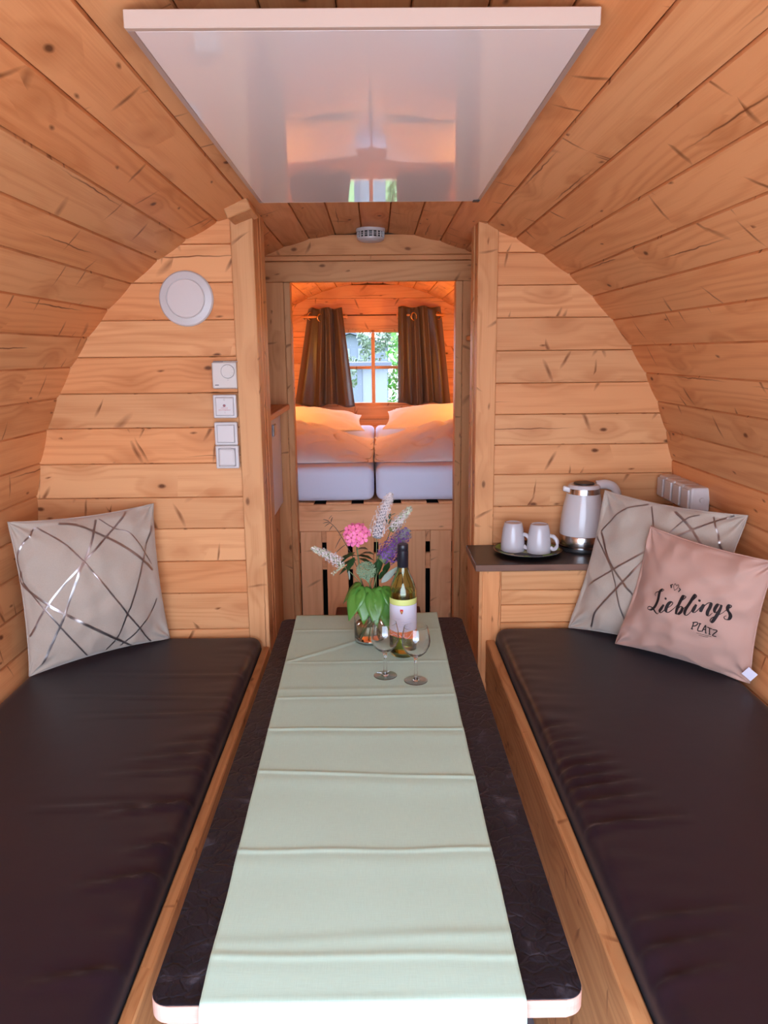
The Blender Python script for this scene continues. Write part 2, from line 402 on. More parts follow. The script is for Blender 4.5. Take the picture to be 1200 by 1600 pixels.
# floor
fl = board('floor', M['floor'], -.52, .52, Y0, Y1, -.04, 0, 1, None, 0, 'structure')
gr = board('ground', M['paving'], -7, 7, -9, Y0-.002, -.10, -.02, 0, None, 0, 'structure')
gr2 = board('ground', M['grass'], -14, 14, Y1+.002, 30, -.30, -.22, 0, None, 0, 'structure')

def plank_piece(name, z0, z1, xa, xb, yf, yb, parent, mat, r=RAD+.006, gap=.0022):
    """one horizontal plank of a cross wall, its ends cut to the round of the barrel; bevelled front edges"""
    za, zb = z0+.0006, z1-.0006
    zs = [za+(zb-za)*i/6 for i in range(7)]
    zs = [z for z in zs if abs(z-CZ) < r-.001 and min(xb, halfw(z, r)) > max(xa, -halfw(z, r))+.001]
    if len(zs) < 2: return None
    L = [(max(xa, -halfw(z, r)), z) for z in zs]; Rr = [(min(xb, halfw(z, r)), z) for z in zs]
    if min(b[0]-a[0] for a, b in zip(L, Rr)) <= -.2: return None
    pts = L+Rr[::-1]
    if max(p[0] for p in pts)-min(p[0] for p in pts) < .01: return None
    bm = bmesh.new(); n = len(pts)
    zm = (za+zb)/2; kz = (zb-za-2*gap)/(zb-za)
    f = [bm.verts.new((p[0], yf, zm+(p[1]-zm)*kz)) for p in pts]
    m = [bm.verts.new((p[0], yf+.003, p[1])) for p in pts]
    b = [bm.verts.new((p[0], yb, p[1])) for p in pts]
    bm.faces.new(f[::-1]); bm.faces.new(b)
    for i in range(n):
        j = (i+1) % n
        bm.faces.new((f[i], f[j], m[j], m[i])); bm.faces.new((m[i], m[j], b[j], b[i]))
    bmesh.ops.recalc_face_normals(bm, faces=bm.faces[:])
    return link(name, bm_mesh(bm, name, 0), mat, parent)
def backing_disc(name, y0, y1, xa, xb, hole=None, mat=None, zlo=0.0, r=RAD+.015):
    """round backing slab of a cross wall between xa and xb; hole=(x0,x1,z0,z1) splits it into four pieces in one mesh"""
    bm = bmesh.new()
    def strip(z0, z1, xl, xr):
        zs = [z0+(z1-z0)*i/24 for i in range(25)]
        zs = [z for z in zs if abs(z-CZ) < r-.0005 and min(xr, halfw(z, r)) > max(xl, -halfw(z, r))+.001]
        if len(zs) < 2: return
        pts = [(max(xl, -halfw(z, r)), z) for z in zs]+[(min(xr, halfw(z, r)), z) for z in zs[::-1]]
        f = [bm.verts.new((p[0], y0, p[1])) for p in pts]; b = [bm.verts.new((p[0], y1, p[1])) for p in pts]; n = len(pts)
        bm.faces.new(f[::-1]); bm.faces.new(b)
        for i in range(n): bm.faces.new((f[i], f[(i+1) % n], b[(i+1) % n], b[i]))
    top = CZ+r-.001
    if hole:
        x0, x1, z0, z1 = hole
        strip(zlo, z0, xa, xb) if z0 > zlo+.01 else None
        strip(z1, top, xa, xb); strip(max(z0, zlo), z1, xa, x0); strip(max(z0, zlo), z1, x1, xb)
    else: strip(zlo, top, xa, xb)
    bmesh.ops.recalc_face_normals(bm, faces=bm.faces[:])
    o = link(name, bm_mesh(bm, name, 0), mat or M['backing']); o['kind'] = 'structure'; return o

# ---- left and right partitions, planks from the photograph's joints
wl = backing_disc('wall_middle_left', YL+.021, YL+.04, -2, -.375)
jl = [.02+.11*i for i in range(7)]+[.806, .916, 1.026, 1.13, 1.241, 1.355, 1.464, 1.576, 1.687, 1.798, 1.91, 2.02]
for a, b in zip(jl[:-1], jl[1:]): plank_piece('plank', a, b, -2, -.380, YL, YL+.02, wl, M['pine'])
wr = backing_disc('wall_middle_right', YR+.021, YR+.04, .40, 2)
jr = [.04+.108*i for i in range(9)]+[1.04, 1.155, 1.26, 1.367, 1.475, 1.585, 1.695, 1.802, 1.907, 2.012]
for a, b in zip(jr[:-1], jr[1:]):
    if b-a > .02: plank_piece('plank', a, b, .405, 2, YR, YR+.02, wr, M['pine'])

# posts beside the passage (cut at the ceiling)
def post(name, x0, x1, y0, y1, z0, seams, nround):
    e = empty(name, (0, 0, 0), kind='structure')
    def slab(nm, xa, xb, ya, yb, g=.0015):
        bm = bmesh.new()
        pts = [(xa, z0), (xb, z0), (xb, CZ+math.sqrt(RAD**2-xb*xb)+.012), (xa, CZ+math.sqrt(RAD**2-xa*xa)+.012)]
        prism(bm, pts, 1, ya, yb)
        bmesh.ops.bevel(bm, geom=bm.edges[:], offset=.0025, segments=1, affect='EDGES')
        return link(nm, bm_mesh(bm, nm, 2), M['pine_trim'], e)
    for (xa, xb, ya, yb) in seams: slab('board', xa, xb, ya, yb)
    return e
post('trim_1', 0, 0, 0, 0, .0, [(-.412, -.343, YL-.014, YL+.075), (-.42, -.3425, YL+.076, YL+.128), (-.43, -.342, YL+.129, YL+.215)], 2)
post('trim_2', 0, 0, 0, 0, .0, [(.366, .434, YR-.014, YR+.012), (.366, .43, YR+.013, YR+.066), (.362, .43, YR+.067, YR+.135)], 2)
# short block of timber between post and ceiling
bl = empty('trim_3', (0, 0, 0), kind='structure')
bm = bmesh.new(); add_box(bm, -.038, .036, -.15, .0, -.017, .017, .003)
bmesh.ops.rotate(bm, verts=bm.verts[:], cent=(0, 0, 0), matrix=Matrix.Rotation(math.radians(20.5), 3, 'Y').inverted())
bmesh.ops.translate(bm, verts=bm.verts[:], vec=(-.368, YL+.02, 1.990))
link('block', bm_mesh(bm, 'block', 1), M['pine_trim'], bl)

# ---- bedroom wall with its opening
OX0, OX1, OZ1 = -.329, .356, 1.872
wi = backing_disc('wall_inner', YD+.021, YD+.045, -2, 2, (OX0-.02, OX1+.02, 0, OZ1+.03))
ji = [.02+.111*i for i in range(17)]+[1.955, 1.978, 2.075]
for a, b in zip(ji[:-1], ji[1:]):
    if b-a < .012: continue
    if b > 1.88 and a < 1.9: continue
    if a >= 1.94: plank_piece('plank', a, b, -2, 2, YD, YD+.02, wi, M['pine_trim'])
    else:
        plank_piece('plank', a, b, -2, -.36, YD, YD+.02, wi, M['pine'])
        plank_piece('plank', a, b, .39, 2, YD, YD+.02, wi, M['pine'])
tr = empty('trim_4', (0, 0, 0), kind='structure')
board('header_board', M['pine_trim'], -.46, .46, YD-.022, YD+.02, OZ1, 1.952, 0, tr, .003)
board('board', M['pine_trim'], -.47, -.356, YD-.020, YD-.001, 0, OZ1-.001, 2, tr, .002)
board('jamb', M['pine_trim'], -.355, OX0, YD-.022, YD+.05, 0, OZ1-.001, 2, tr, .002)
board('jamb', M['pine_trim'], OX1, .384, YD-.022, YD+.05, 0, OZ1-.001, 2, tr, .002)
board('board', M['pine_trim'], .385, .47, YD-.018, YD-.001, 0, OZ1-.001, 2, tr, .002)

# ---- rear wall with the window
WX0, WX1, WZ0, WZ1 = -.30, .31, 1.205, 1.755
wz = backing_disc('wall_rear', YE+.021, YE+.045, -2, 2, (WX0, WX1, WZ0, WZ1))
jz = [.06+.112*i for i in range(19)]
jz = [z for z in jz if z < 1.99]+[2.075]
for a, b in zip(jz[:-1], jz[1:]):
    if b <= WZ0 or a >= WZ1: plank_piece('plank', a, b, -2, 2, YE, YE+.02, wz, M['pine'])
    else:
        plank_piece('plank', a, b, -2, WX0-.002, YE, YE+.02, wz, M['pine']); plank_piece('plank', a, b, WX1+.002, 2, YE, YE+.02, wz, M['pine'])
for (a, b) in ((max(z for z in jz if z <= WZ0), WZ0), (WZ1, min(z for z in jz if z >= WZ1))):
    pass
wn = empty('window_1', (0, YE, 1.48), kind='structure')
def wb(nm, x0, x1, z0, z1, g, y0=YE-.012, y1=YE+.05): return board(nm, M['pine_trim'], x0, x1, y0, y1, z0, z1, g, wn, .003)
wb('architrave', WX0-.10, WX1+.10, WZ1-.005, WZ1+.09, 0, YE-.016, YE-.001); wb('architrave', WX0-.10, WX1+.10, WZ0-.09, WZ0+.005, 0, YE-.016, YE-.001)
wb('architrave', WX0-.10, WX0+.005, WZ0+.006, WZ1-.006, 2, YE-.016, YE-.001); wb('architrave', WX1-.005, WX1+.10, WZ0+.006, WZ1-.006, 2, YE-.016, YE-.001)
wb('frame_rail', WX0, WX1, WZ1-.026, WZ1, 0, YE, YE+.045); wb('frame_rail', WX0, WX1, WZ0, WZ0+.028, 0, YE, YE+.045)
wb('frame_stile', WX0, WX0+.03, WZ0+.029, WZ1-.027, 2, YE, YE+.045); wb('frame_stile', WX1-.03, WX1, WZ0+.029, WZ1-.027, 2, YE, YE+.045)
wb('mullion', -.009, .017, WZ0+.029, WZ1-.027, 2, YE+.004, YE+.04)
wb('glazing_bar', WX0+.031, -.010, 1.473, 1.494, 0, YE+.006, YE+.038); wb('glazing_bar', .018, WX1-.031, 1.473, 1.494, 0, YE+.006, YE+.038)
for (x0, x1) in ((WX0+.03, -.009), (.017, WX1-.03)):
    for (z0, z1) in ((WZ0+.028, 1.473), (1.494, WZ1-.026)):
        board('pane', M['pane'], x0, x1, YE+.020, YE+.024, z0, z1, 0, wn, 0)

# ================================================================ benches
RZL, RZR, CTL, CTR, YC = .622, .642, .665, .690, 2.408       # rail tops, cushion tops, cabinet front
def bench(name, sgn, xr0, xr1, rz, yend, label):
    """xr0 = table side, xr1 = cushion side of the rail, as absolute distances from the middle"""
    e = empty(name, (sgn*.7, 1.2, 0), label, 'bench')
    X = lambda a, b: (a, b) if sgn > 0 else (-b, -a)
    x0, x1 = X(xr0, xr1); board('rail', M['pine_bench'], x0, x1, .12, yend, rz-.15, rz, 1, e, .003)
    for i, (z0, z1) in enumerate(((.012, .155), (.157, .31), (.312, rz-.152))):
        x0, x1 = X(xr0+.003, xr1); board('front_plank', M['pine_bench'], x0, x1, .12, yend, z0, z1, 1, e, .003)
    bm = bmesh.new(); zb = rz-.085; zt = zb+.02
    pts = [(sgn*xr1, zb), (sgn*(halfw(zb)-.012), zb), (sgn*(halfw(zt)-.012), zt), (sgn*xr1, zt)]
    prism(bm, pts, 1, .12, yend); link('seat_board', bm_mesh(bm, 'seat', 1), M['pine_bench'], e)
    bm = bmesh.new(); prism(bm, [(sgn*xr1, .05), (sgn*(halfw(.05)-.03), .05), (sgn*(halfw(zb)-.02), zb-.001), (sgn*xr1, zb-.001)], 1, .12, .14)
    link('end_panel', bm_mesh(bm, 'end', 0), M['pine_bench'], e)
    return e
bench('bench', -1, .345, .369, RZL, YL-.016, 'left wooden bench with a narrow pine rail, carrying the cushion with a single pillow')
bench('bench', 1, .377, .406, RZR, YC-.002, 'right wooden bench with a knotty pine rail, in front of the kettle cabinet')

def cushion(name, sgn, xin, ztop, zbot, yend, label, creases):
    prof = []
    zb, zt = zbot, ztop; r = .03
    xo = lambda z: halfw(z)-.014
    prof += [(xin+.012, zb), (xin+.002, zb+.012)]
    for k in range(7):
        a = PI-PI/2*k/6; prof.append((xin+r+r*math.cos(a), zt-r+r*math.sin(a)))
    nx = 44
    for k in range(1, nx): prof.append((xin+r+(xo(zt)-.03-xin-r)*k/nx, zt))
    for k in range(5):
        a = PI/2-PI/2*k/4; prof.append((xo(zt-.02)-.03+.03*math.cos(a), zt-.025+.025*math.sin(a)))
    prof.append((xo(zb), zb))
    ny = 190; y0 = .14
    def yv(v): return y0+(yend-y0)*v
    def fn(u, v):
        k = u*(len(prof)-1); i = min(int(round(k)), len(prof)-1); x, z = prof[i]; y = yv(v)
        dz = 0.0
        ed = min((yend-y)/.03, 1.0); ed0 = min((y-y0)/.03, 1.0)
        for q in (ed, ed0):
            if q < 1: dz -= .028*(1-math.sqrt(max(1-(1-q)**2, 0)))
        if z > zt-.02:
            d = x-xin
            dz += .0030*noise.noise(Vector((x*3.0, y*2.5, sgn*3.1)))
            for (cy, cx, ln, amp, slope) in creases:
                yy = y-(cy+slope*(d-cx)); wx = max(0, 1-abs((d-cx)/ln))
                if wx > 0: dz += 1.7*amp*wx**.6*(math.exp(-(yy/.007)**2)-.6*math.exp(-((yy-.016)/.010)**2))
            dz += .004*math.exp(-(d/.10)**2)*noise.noise(Vector((x*9, y*26, 2.0)))
        return (sgn*x, y, max(z+dz, zb))
    me = grid_mesh(name, len(prof), ny, fn)
    bm = bmesh.new(); bm.from_mesh(me)
    bmesh.ops.holes_fill(bm, edges=[e for e in bm.edges if e.is_boundary], sides=0)
    bmesh.ops.recalc_face_normals(bm, faces=bm.faces[:]); bm.to_mesh(me); bm.free()
    o = link(name, me, M['upholstery'], smooth=True); tag(o, label, 'cushion'); return o
cl = [(1.64, .06, .14, .0040, -.18), (1.70, .05, .10, .003, -.25), (1.57, .08, .15, .0035, -.10), (1.435, .05, .13, .0062, -.22), (1.44, .16, .18, .003, -.05), (1.30, .03, .07, .005, -.3), (1.21, .04, .11, .006, -.25), (.995, .05, .10, .005, -.25), (1.85, .10, .3, .003, -.05), (1.95, .2, .3, .002, .05), (2.1, .2, .3, .002, .02)]
cr = [(1.63, .03, .07, .004, .25), (1.56, .04, .09, .004, .25), (1.515, .04, .10, .006, .22), (1.475, .05, .10, .004, .22), (1.44, .05, .12, .005, .20), (1.39, .06, .12, .005, .18), (1.31, .06, .16, .0055, .12), (1.70, .03, .06, .003, .25), (1.0, .05, .12, .005, .2), (1.06, .08, .14, .004, .15), (.94, .04, .09, .005, .25)]
cushion('bench_cushion', -1, .372, CTL, RZL-.064, YL-.018, 'long dark aubergine cushion on the left bench, with one cream pillow on it', cl)
cushion('bench_cushion', 1, .409, CTR, RZR-.064, YC-.006, 'long dark aubergine cushion on the right bench, with two pillows on it', cr)

# ================================================================ kettle cabinet
CTZ = .903
cab = empty('cabinet', (.7, 2.55, 0), 'low pine cabinet with dark brown worktop behind the right bench, under the kettle', 'cabinet')
board('corner_post', M['pine_trim'], .352, .362, YC, YC+.02, .0, CTZ-.024, 2, cab, .001)
board('corner_post', M['pine_trim'], .362, .425, YC, YC+.02, .0, CTZ-.024, 2, cab, .002)
jc = [CTZ-.024-.0005, .812, .762, .70, .60, .49, .38, .27, .16, .05]
for a, b in zip(jc[1:], jc[:-1]): plank_piece('front_plank', a, b, .426, 2, YC+.002, YC+.02, cab, M['pine_trim'], RAD-.004)
board('side_board', M['pine_trim'], .352, .366, YC+.021, YC+.14, 0, CTZ-.024, 2, cab, .002)
board('side_board', M['pine_trim'], .352, .366, YC+.141, YR-.015, 0, CTZ-.024, 2, cab, .002)
bm = bmesh.new()
zt, zb = CTZ, CTZ-.022
# worktop slab in x-y with the barrel side cut straight
add_box(bm, .338, halfw(zb)-.012, YC-.012, YR-.016, zb, zt, .0025, 2)
me = bm_mesh(bm, 'worktop', 0); o = link('worktop', me, [M['worktop'], M['worktop_edge']], cab)
for p in me.polygons:
    if abs(p.normal.z) < .5: p.material_index = 1

# ================================================================ table
TZ = .740; TX = .29; TY0, TY1 = .858, 2.36
tb = empty('table', (0, 1.6, 0), 'long narrow table with a black slate-look top and pale edge between the two benches', 'table')
def rrect(x0, x1, y0, y1, r, n=8):
    pts = []
    for cx, cy, a0 in ((x1-r, y1-r, 0), (x0+r, y1-r, PI/2), (x0+r, y0+r, PI), (x1-r, y0+r, 1.5*PI)):
        for k in range(n+1):
            a = a0+PI/2*k/n; pts.append((cx+r*math.cos(a), cy+r*math.sin(a)))
    return pts
def slab_xy(name, pts, z0, z1, mats, parent, bev=.002):
    bm = bmesh.new()
    b = [bm.verts.new((p[0], p[1], z0)) for p in pts]; t = [bm.verts.new((p[0], p[1], z1)) for p in pts]; n = len(pts)
    bm.faces.new(b[::-1]); tf = bm.faces.new(t)
    for i in range(n): bm.faces.new((b[i], b[(i+1) % n], t[(i+1) % n], t[i]))
    if bev: bmesh.ops.bevel(bm, geom=[e for e in bm.edges if abs(e.verts[0].co.z-e.verts[1].co.z) < 1e-6], offset=bev, segments=2, profile=.5, affect='EDGES')
    bmesh.ops.recalc_face_normals(bm, faces=bm.faces[:])
    me = bm_mesh(bm, name, 0); o = link(name, me, mats, parent)
    return o
slab_xy('edge_band', rrect(-TX, TX, TY0, TY1, .026), TZ-.028, TZ-.0016, M['ply_edge'], tb, .002)
slab_xy('table_top', rrect(-TX+.0006, TX-.0006, TY0+.0016, TY1-.0006, .025), TZ-.0015, TZ, M['slate'], tb, 0)
lathe_obj('pedestal', M['steel'], [(0, .03), (.035, .03), (.035, TZ-.03), (0, TZ-.03)], (0, 1.25, 0), tb, 20)
lathe_obj('pedestal', M['steel'], [(0, .03), (.035, .03), (.035, TZ-.03), (0, TZ-.03)], (0, 2.0, 0), tb, 20)
lathe_obj('foot', M['steel'], [(0, 0), (.14, 0), (.14, .012), (.04, .03), (0, .03)], (0, 1.25, 0), tb, 28)
lathe_obj('foot', M['steel'], [(0, 0), (.14, 0), (.14, .012), (.04, .03), (0, .03)], (0, 2.0, 0), tb, 28)

# runner
def runner():
    LX = lambda y: -.2212-(y-.88)*.0168; RX = lambda y: .210+(y-.88)*.0015
    folds = [(2.242, .0045, .006, .0), (1.992, .004, .006, -.004), (1.818, .003, .012, .004), (1.772, .0035, .006, .01), (1.604, .006, .006, -.01), (1.412, .0055, .006, -.035), (1.17, .0050, .006, -.004), (.968, .0035, .012, .012), (.934, .004, .007, -.006)]
    ys = []
    y = 2.385
    while y > .862:
        ys.append(y); near = any(abs(y-f[0]) < .05 for f in folds); y -= .0028 if near else .007
    path = [(yy, None) for yy in ys]
    # over the front edge and down
    fr = []
    for k in range(1, 8):
        a = PI/2*k/7; fr.append((.862-.012*math.sin(a), TZ+.0035-.012*(1-math.cos(a))))
    for k in range(1, 16): fr.append((.850-.0015*math.sin(k*.6), TZ-.0085-.011*k))
    nu = 81; nv = len(path)+len(fr)
    vs = []
    for j in range(nv):
        for i in range(nu):
            s = i/(nu-1)
            if j < len(path):
                yy = path[j][0]; x = LX(yy)+(RX(yy)-LX(yy))*s
                x += .0016*noise.noise(Vector((s*2, yy*7, 5)))*(1 if s in (0, 1) else .3)
                z = TZ+.0026+.0012*noise.noise(Vector((x*6, yy*5, 0)))
                for (fy, am, wd, tl) in folds:
                    q = yy-(fy+tl*(s-.5)+.004*noise.noise(Vector((s*3, fy*9, 1))))
                    k = .42*am*(.75+.5*noise.noise(Vector((s*2.5, fy*17, 4))))
                    z += k*(math.exp(-(q/wd)**2))+.28*am*math.exp(-((q+.028)/.03)**2)
                # diagonal crease near the vase
                if 2.0 < yy < 2.24 and s < .5:
                    q = (yy-2.02)-.36*(s-.08)*1.0
                    z += .0028*math.exp(-(q/.007)**2)
                if yy > 2.30: z += max(0, s-.55)*.012*(yy-2.30)/.08
                if .03 < s < .05 or .95 < s < .97: z += .0004
                p = (x, yy, max(z, TZ+.0012))
            else:
                yy, z = fr[j-len(path)]; x = LX(.86)+(RX(.86)-LX(.86))*s
                p = (x, yy+.002*noise.noise(Vector((x*9, z*8, 3)))*min((j-len(path))/10, 1), z)
            vs.append(p)
    fs = [(j*nu+i, j*nu+i+1, (j+1)*nu+i+1, (j+1)*nu+i) for j in range(nv-1) for i in range(nu-1)]
    me = bpy.data.meshes.new('table_runner'); me.from_pydata(vs, [], fs); me.update()
    o = link('table_runner', me, M['linen'], smooth=True)
    sm_ = o.modifiers.new('thickness', 'SOLIDIFY'); sm_.thickness = .0012; sm_.offset = -1
    tag(o, 'pale mint green linen table runner with creases hanging over the table front', 'table runner')
    # stitched hems: two rows of running stitches lying on the cloth
    for nm, s in (('hem_seam', .058), ('hem_seam', .942)):
        pts = []
        i = int(round(s*(nu-1)))
        bm = bmesh.new()
        for j in range(0, len(path)-3, 2):
            a, b = Vector(vs[j*nu+i]), Vector(vs[(j+1)*nu+i])
            a.z += .0007; b.z += .0007
            tube(bm, [a, b], .0006, 4)
        st = link(nm, bm_mesh(bm, nm), M['thread'], o); st['kind'] = 'stuff'
runner()
# ================================================================ ceiling heating panel
PX0, PX1, PY0, PY1, PZ0, PZ1 = -.299, .318, 1.096, 2.264, 1.993, 2.0155
hp = empty('heating_panel', (.01, 1.68, 2.0), 'large white glossy infrared heating panel hung flat under the ceiling', 'heater')
board('frame_front', M['panel_frame'], PX0, PX1, PY0, PY0+.012, PZ0, PZ1, 0, hp, .0012)
board('frame_back', M['panel_frame'], PX0, PX1, PY1-.004, PY1, PZ0, PZ1, 0, hp, .0012)
board('frame_side', M['panel_edge'], PX0, PX0+.010, PY0+.0125, PY1-.0045, PZ0+.0005, PZ1, 1, hp, .001)
board('frame_side', M['panel_edge'], PX1-.010, PX1, PY0+.0125, PY1-.0045, PZ0+.0005, PZ1, 1, hp, .001)
board('glass_plate', M['white_glass'], PX0+.0105, PX1-.0105, PY0+.0125, PY1-.005, PZ0+.0002, PZ1-.002, 1, hp, .0006)
board('clip', M['dark_plastic'], PX1-.022, PX1-.004, PY1-.02, PY1+.001, PZ0-.0025, PZ0-.0001, 0, hp, .0005)

# ================================================================ smoke alarm
sc_ = empty('smoke_alarm', (.007, 3.215, 2.06), 'round white smoke alarm with dark vents on the ceiling above the bedroom opening', 'smoke alarm')
c = (.007, 3.215, 2.0)
lathe_obj('mounting_base', M['white_plastic'], [(0, .067), (.058, .067), (.058, .055), (0, .055)], c, sc_)
lathe_obj('vent_core', M['dark_plastic'], [(0, .0549), (.050, .0549), (.050, .033), (0, .033)], c, sc_)
lathe_obj('body', M['white_plastic'], [(0, .0325), (.054, .0325), (.053, .026), (.044, .020), (.030, .017), (0, .0165)], c, sc_)
for k in range(18):
    a = 2*PI*k/18; bm = bmesh.new(); add_box(bm, -.0022, .0022, -.003, .003, .0326, .0548)
    bmesh.ops.rotate(bm, verts=bm.verts[:], cent=(0, 0, 0), matrix=Matrix.Rotation(a+PI/2, 3, 'Z'))
    bmesh.ops.translate(bm, verts=bm.verts[:], vec=(c[0]+.0522*math.cos(a), c[1]+.0522*math.sin(a), c[2])); link('vent_rib', bm_mesh(bm, 'rib'), M['white_plastic'], sc_)
for z in (.0395, .0465):
    lathe_obj('vent_ring', M['white_plastic'], [(.050, z), (.0545, z), (.0545, z+.002), (.050, z+.002)], c, sc_, closed=True)

# ================================================================ round wall lamp (switched off)
def disc_lamp(name, cx, y, cz, r, label, rot=None):
    e = empty(name, (cx, y, cz), label, 'wall lamp')
    def lt(nm, mat, prof):
        bm = bmesh.new(); lathe(bm, prof, (0, 0, 0), 56); bmesh.ops.recalc_face_normals(bm, faces=bm.faces[:])
        bmesh.ops.rotate(bm, verts=bm.verts[:], cent=(0, 0, 0), matrix=Matrix.Rotation(PI/2, 3, 'X'))
        bmesh.ops.translate(bm, verts=bm.verts[:], vec=(cx, y, cz))
        o = link(nm, bm_mesh(bm, nm), mat, e, smooth=True); o.data.set_sharp_from_angle(angle=.6); return o
    lt('rim', M['white_plastic'], [(0, .0), (r, .0), (r, .006), (r-.004, .011), (r*.72, .014), (r*.70, .0115), (0, .0115)])
    lt('diffuser', M['diffuser'], [(0, .0117), (r*.69, .0117), (r*.67, .0150), (0, .0165)])
disc_lamp('wall_lamp', -.557, YL-.0005, 1.750, .083, 'round white flat wall lamp high on the left plank wall')

# ================================================================ thermostat and switches
def plate_box(name, parent, mat, x0, x1, z0, z1, y0, y1, bev=.003): return board(name, mat, x0, x1, y0, y1, z0, z1, 0, parent, bev, None, 2)
def stroke_flat(name, mat, parent, strokes, y, wdt):
    """flat print on an XZ face: list of polylines in x,z"""
    vs, fs = [], []
    for pl in strokes:
        for a, b in zip(pl[:-1], pl[1:]):
            d = Vector((b[0]-a[0], b[1]-a[1])); L = d.length or 1e-6; n = Vector((-d.y, d.x))/L*wdt*.5; k = len(vs)
            vs += [(a[0]+n.x, y, a[1]+n.y), (b[0]+n.x, y, b[1]+n.y), (b[0]-n.x, y, b[1]-n.y), (a[0]-n.x, y, a[1]-n.y)]; fs.append((k, k+1, k+2, k+3))
    me = bpy.data.meshes.new(name); me.from_pydata(vs, [], fs); me.update(); return link(name, me, mat, parent)
def circ_xz(cx, cz, r, n=28): return [(cx+r*math.cos(2*PI*k/n), cz+r*math.sin(2*PI*k/n)) for k in range(n+1)]
yb = YL-.0005
th = empty('thermostat', (-.449, yb, 1.518), 'square cream room thermostat with round dial, topmost of the four wall units', 'thermostat')
plate_box('back_plate', th, M['grey_gap'], -.485, -.407, 1.476, 1.562, yb-.010, yb, .002)
plate_box('housing', th, M['cream_plastic'], -.486, -.410, 1.478, 1.558, yb-.030, yb-.0105, .004)
def dial(name, parent, mat, cx, cz, r, y, h):
    bm = bmesh.new(); lathe(bm, [(0, 0), (r, 0), (r*.96, h), (0, h)], (0, 0, 0), 36); bmesh.ops.recalc_face_normals(bm, faces=bm.faces[:])
    bmesh.ops.rotate(bm, verts=bm.verts[:], cent=(0, 0, 0), matrix=Matrix.Rotation(PI/2, 3, 'X')); bmesh.ops.translate(bm, verts=bm.verts[:], vec=(cx, y, cz))
    return link(name, bm_mesh(bm, name), mat, parent)
dial('dial_ring', th, M['grey_print'], -.4365, 1.530, .0218, yb-.0301, .0006)
dial('dial', th, M['cream_plastic'], -.4365, 1.530, .0205, yb-.0302, .0042)
stroke_flat('scale_marks', M['grey_print'], th, [[(-.4365+.0165*math.cos(a), 1.530+.0165*math.sin(a)), (-.4365+.0145*math.cos(a), 1.530+.0145*math.sin(a))] for a in (1.5, .9, .35, -.25, -.95, -2.2)]+[[(-.4385, 1.5035), (-.4345, 1.5035)]], yb-.0345, .0012)
stroke_flat('maker_mark', M['black_print'], th, [[(-.478, 1.4885), (-.466, 1.4885)]], yb-.0302, .0022)
for k in range(11): board('vent_rib', M['cream_plastic'], -.450+.0042*k, -.4484+.0042*k, yb-.026, yb-.012, 1.5582, 1.5612, 2, th, 0)

def switch(name, x0, x1, z0, z1, label, cat, rocker=True):
    e = empty(name, ((x0+x1)/2, yb, (z0+z1)/2), label, cat)
    plate_box('back_box', e, M['white_plastic'], x0+.002, x1-.002, z0+.002, z1-.002, yb-.018, yb, .002)
    plate_box('frame', e, M['white_plastic'], x0, x1, z0, z1, yb-.030, yb-.0185, .004)
    return e
e = switch('heater_switch', -.488, -.415, 1.386, 1.459, 'white switch with red indicator dot and red print, below the cream thermostat', 'switch')
plate_box('gap', e, M['grey_gap'], -.4800, -.4228, 1.3936, 1.4514, yb-.0305, yb-.0303, 0)
rk = plate_box('rocker', e, M['white_plastic'], -.4786, -.4242, 1.395, 1.450, yb-.0345, yb-.0306, .002)
yy = yb-.0347
dial('indicator_lamp', rk, M['red_lamp'], -.4520, 1.4255, .0044, yy, .001)
stroke_flat('off_mark', M['grey_print'], rk, [circ_xz(-.4515, 1.4435, .0024)], yy, .0009)
stroke_flat('on_mark', M['grey_print'], rk, [[(-.4505, 1.4015), (-.4505, 1.4065)]], yy, .0011)
rr = random.Random(3); st = []
for (xa, xb, z) in ((-.4615, -.4405, 1.4175), (-.4700, -.4325, 1.4118)):
    x = xa
    while x < xb:
        h = .0022; st.append([(x, z-h*rr.uniform(.4, 1)), (x+.0004, z+h*rr.uniform(.3, 1))]); st.append([(x, z+h*rr.uniform(-.8, .8)), (x+.0014, z+h*rr.uniform(-.8, .8))]); x += rr.choice((.0021, .0024, .0028))
stroke_flat('red_lettering', M['red_print'], rk, st, yy, .0006)
e = switch('light_switch', -.488, -.416, 1.301, 1.374, 'plain white light switch, third of the four wall units from the top', 'switch')
plate_box('gap', e, M['grey_gap'], -.4800, -.4240, 1.3090, 1.3660, yb-.0305, yb-.0303, 0)
bm = bmesh.new(); add_box(bm, -.4786, -.4254, yb-.036, yb-.0306, 1.3104, 1.3646, .002, 2)
for v in bm.verts:
    if v.co.y < yb-.033: v.co.y += .0035*(v.co.z-1.3104)/.054
link('rocker', bm_mesh(bm, 'rocker', 0), M['white_plastic'], e)
e = switch('socket_with_flap', -.488, -.415, 1.227, 1.300, 'white wall socket with a closed flap cover, lowest of the four wall units', 'socket')
plate_box('gap', e, M['grey_gap'], -.4790, -.4240, 1.2340, 1.2920, yb-.0305, yb-.0303, 0)
plate_box('flap_cover', e, M['white_plastic'], -.4776, -.4254, 1.2354, 1.2905, yb-.0355, yb-.0306, .006)
plate_box('hinge', e, M['white_plastic'], -.469, -.438, 1.2912, 1.2942, yb-.034, yb-.0306, .001)
for i, (z0, z1) in enumerate(((1.3752, 1.3855),)):
    pass
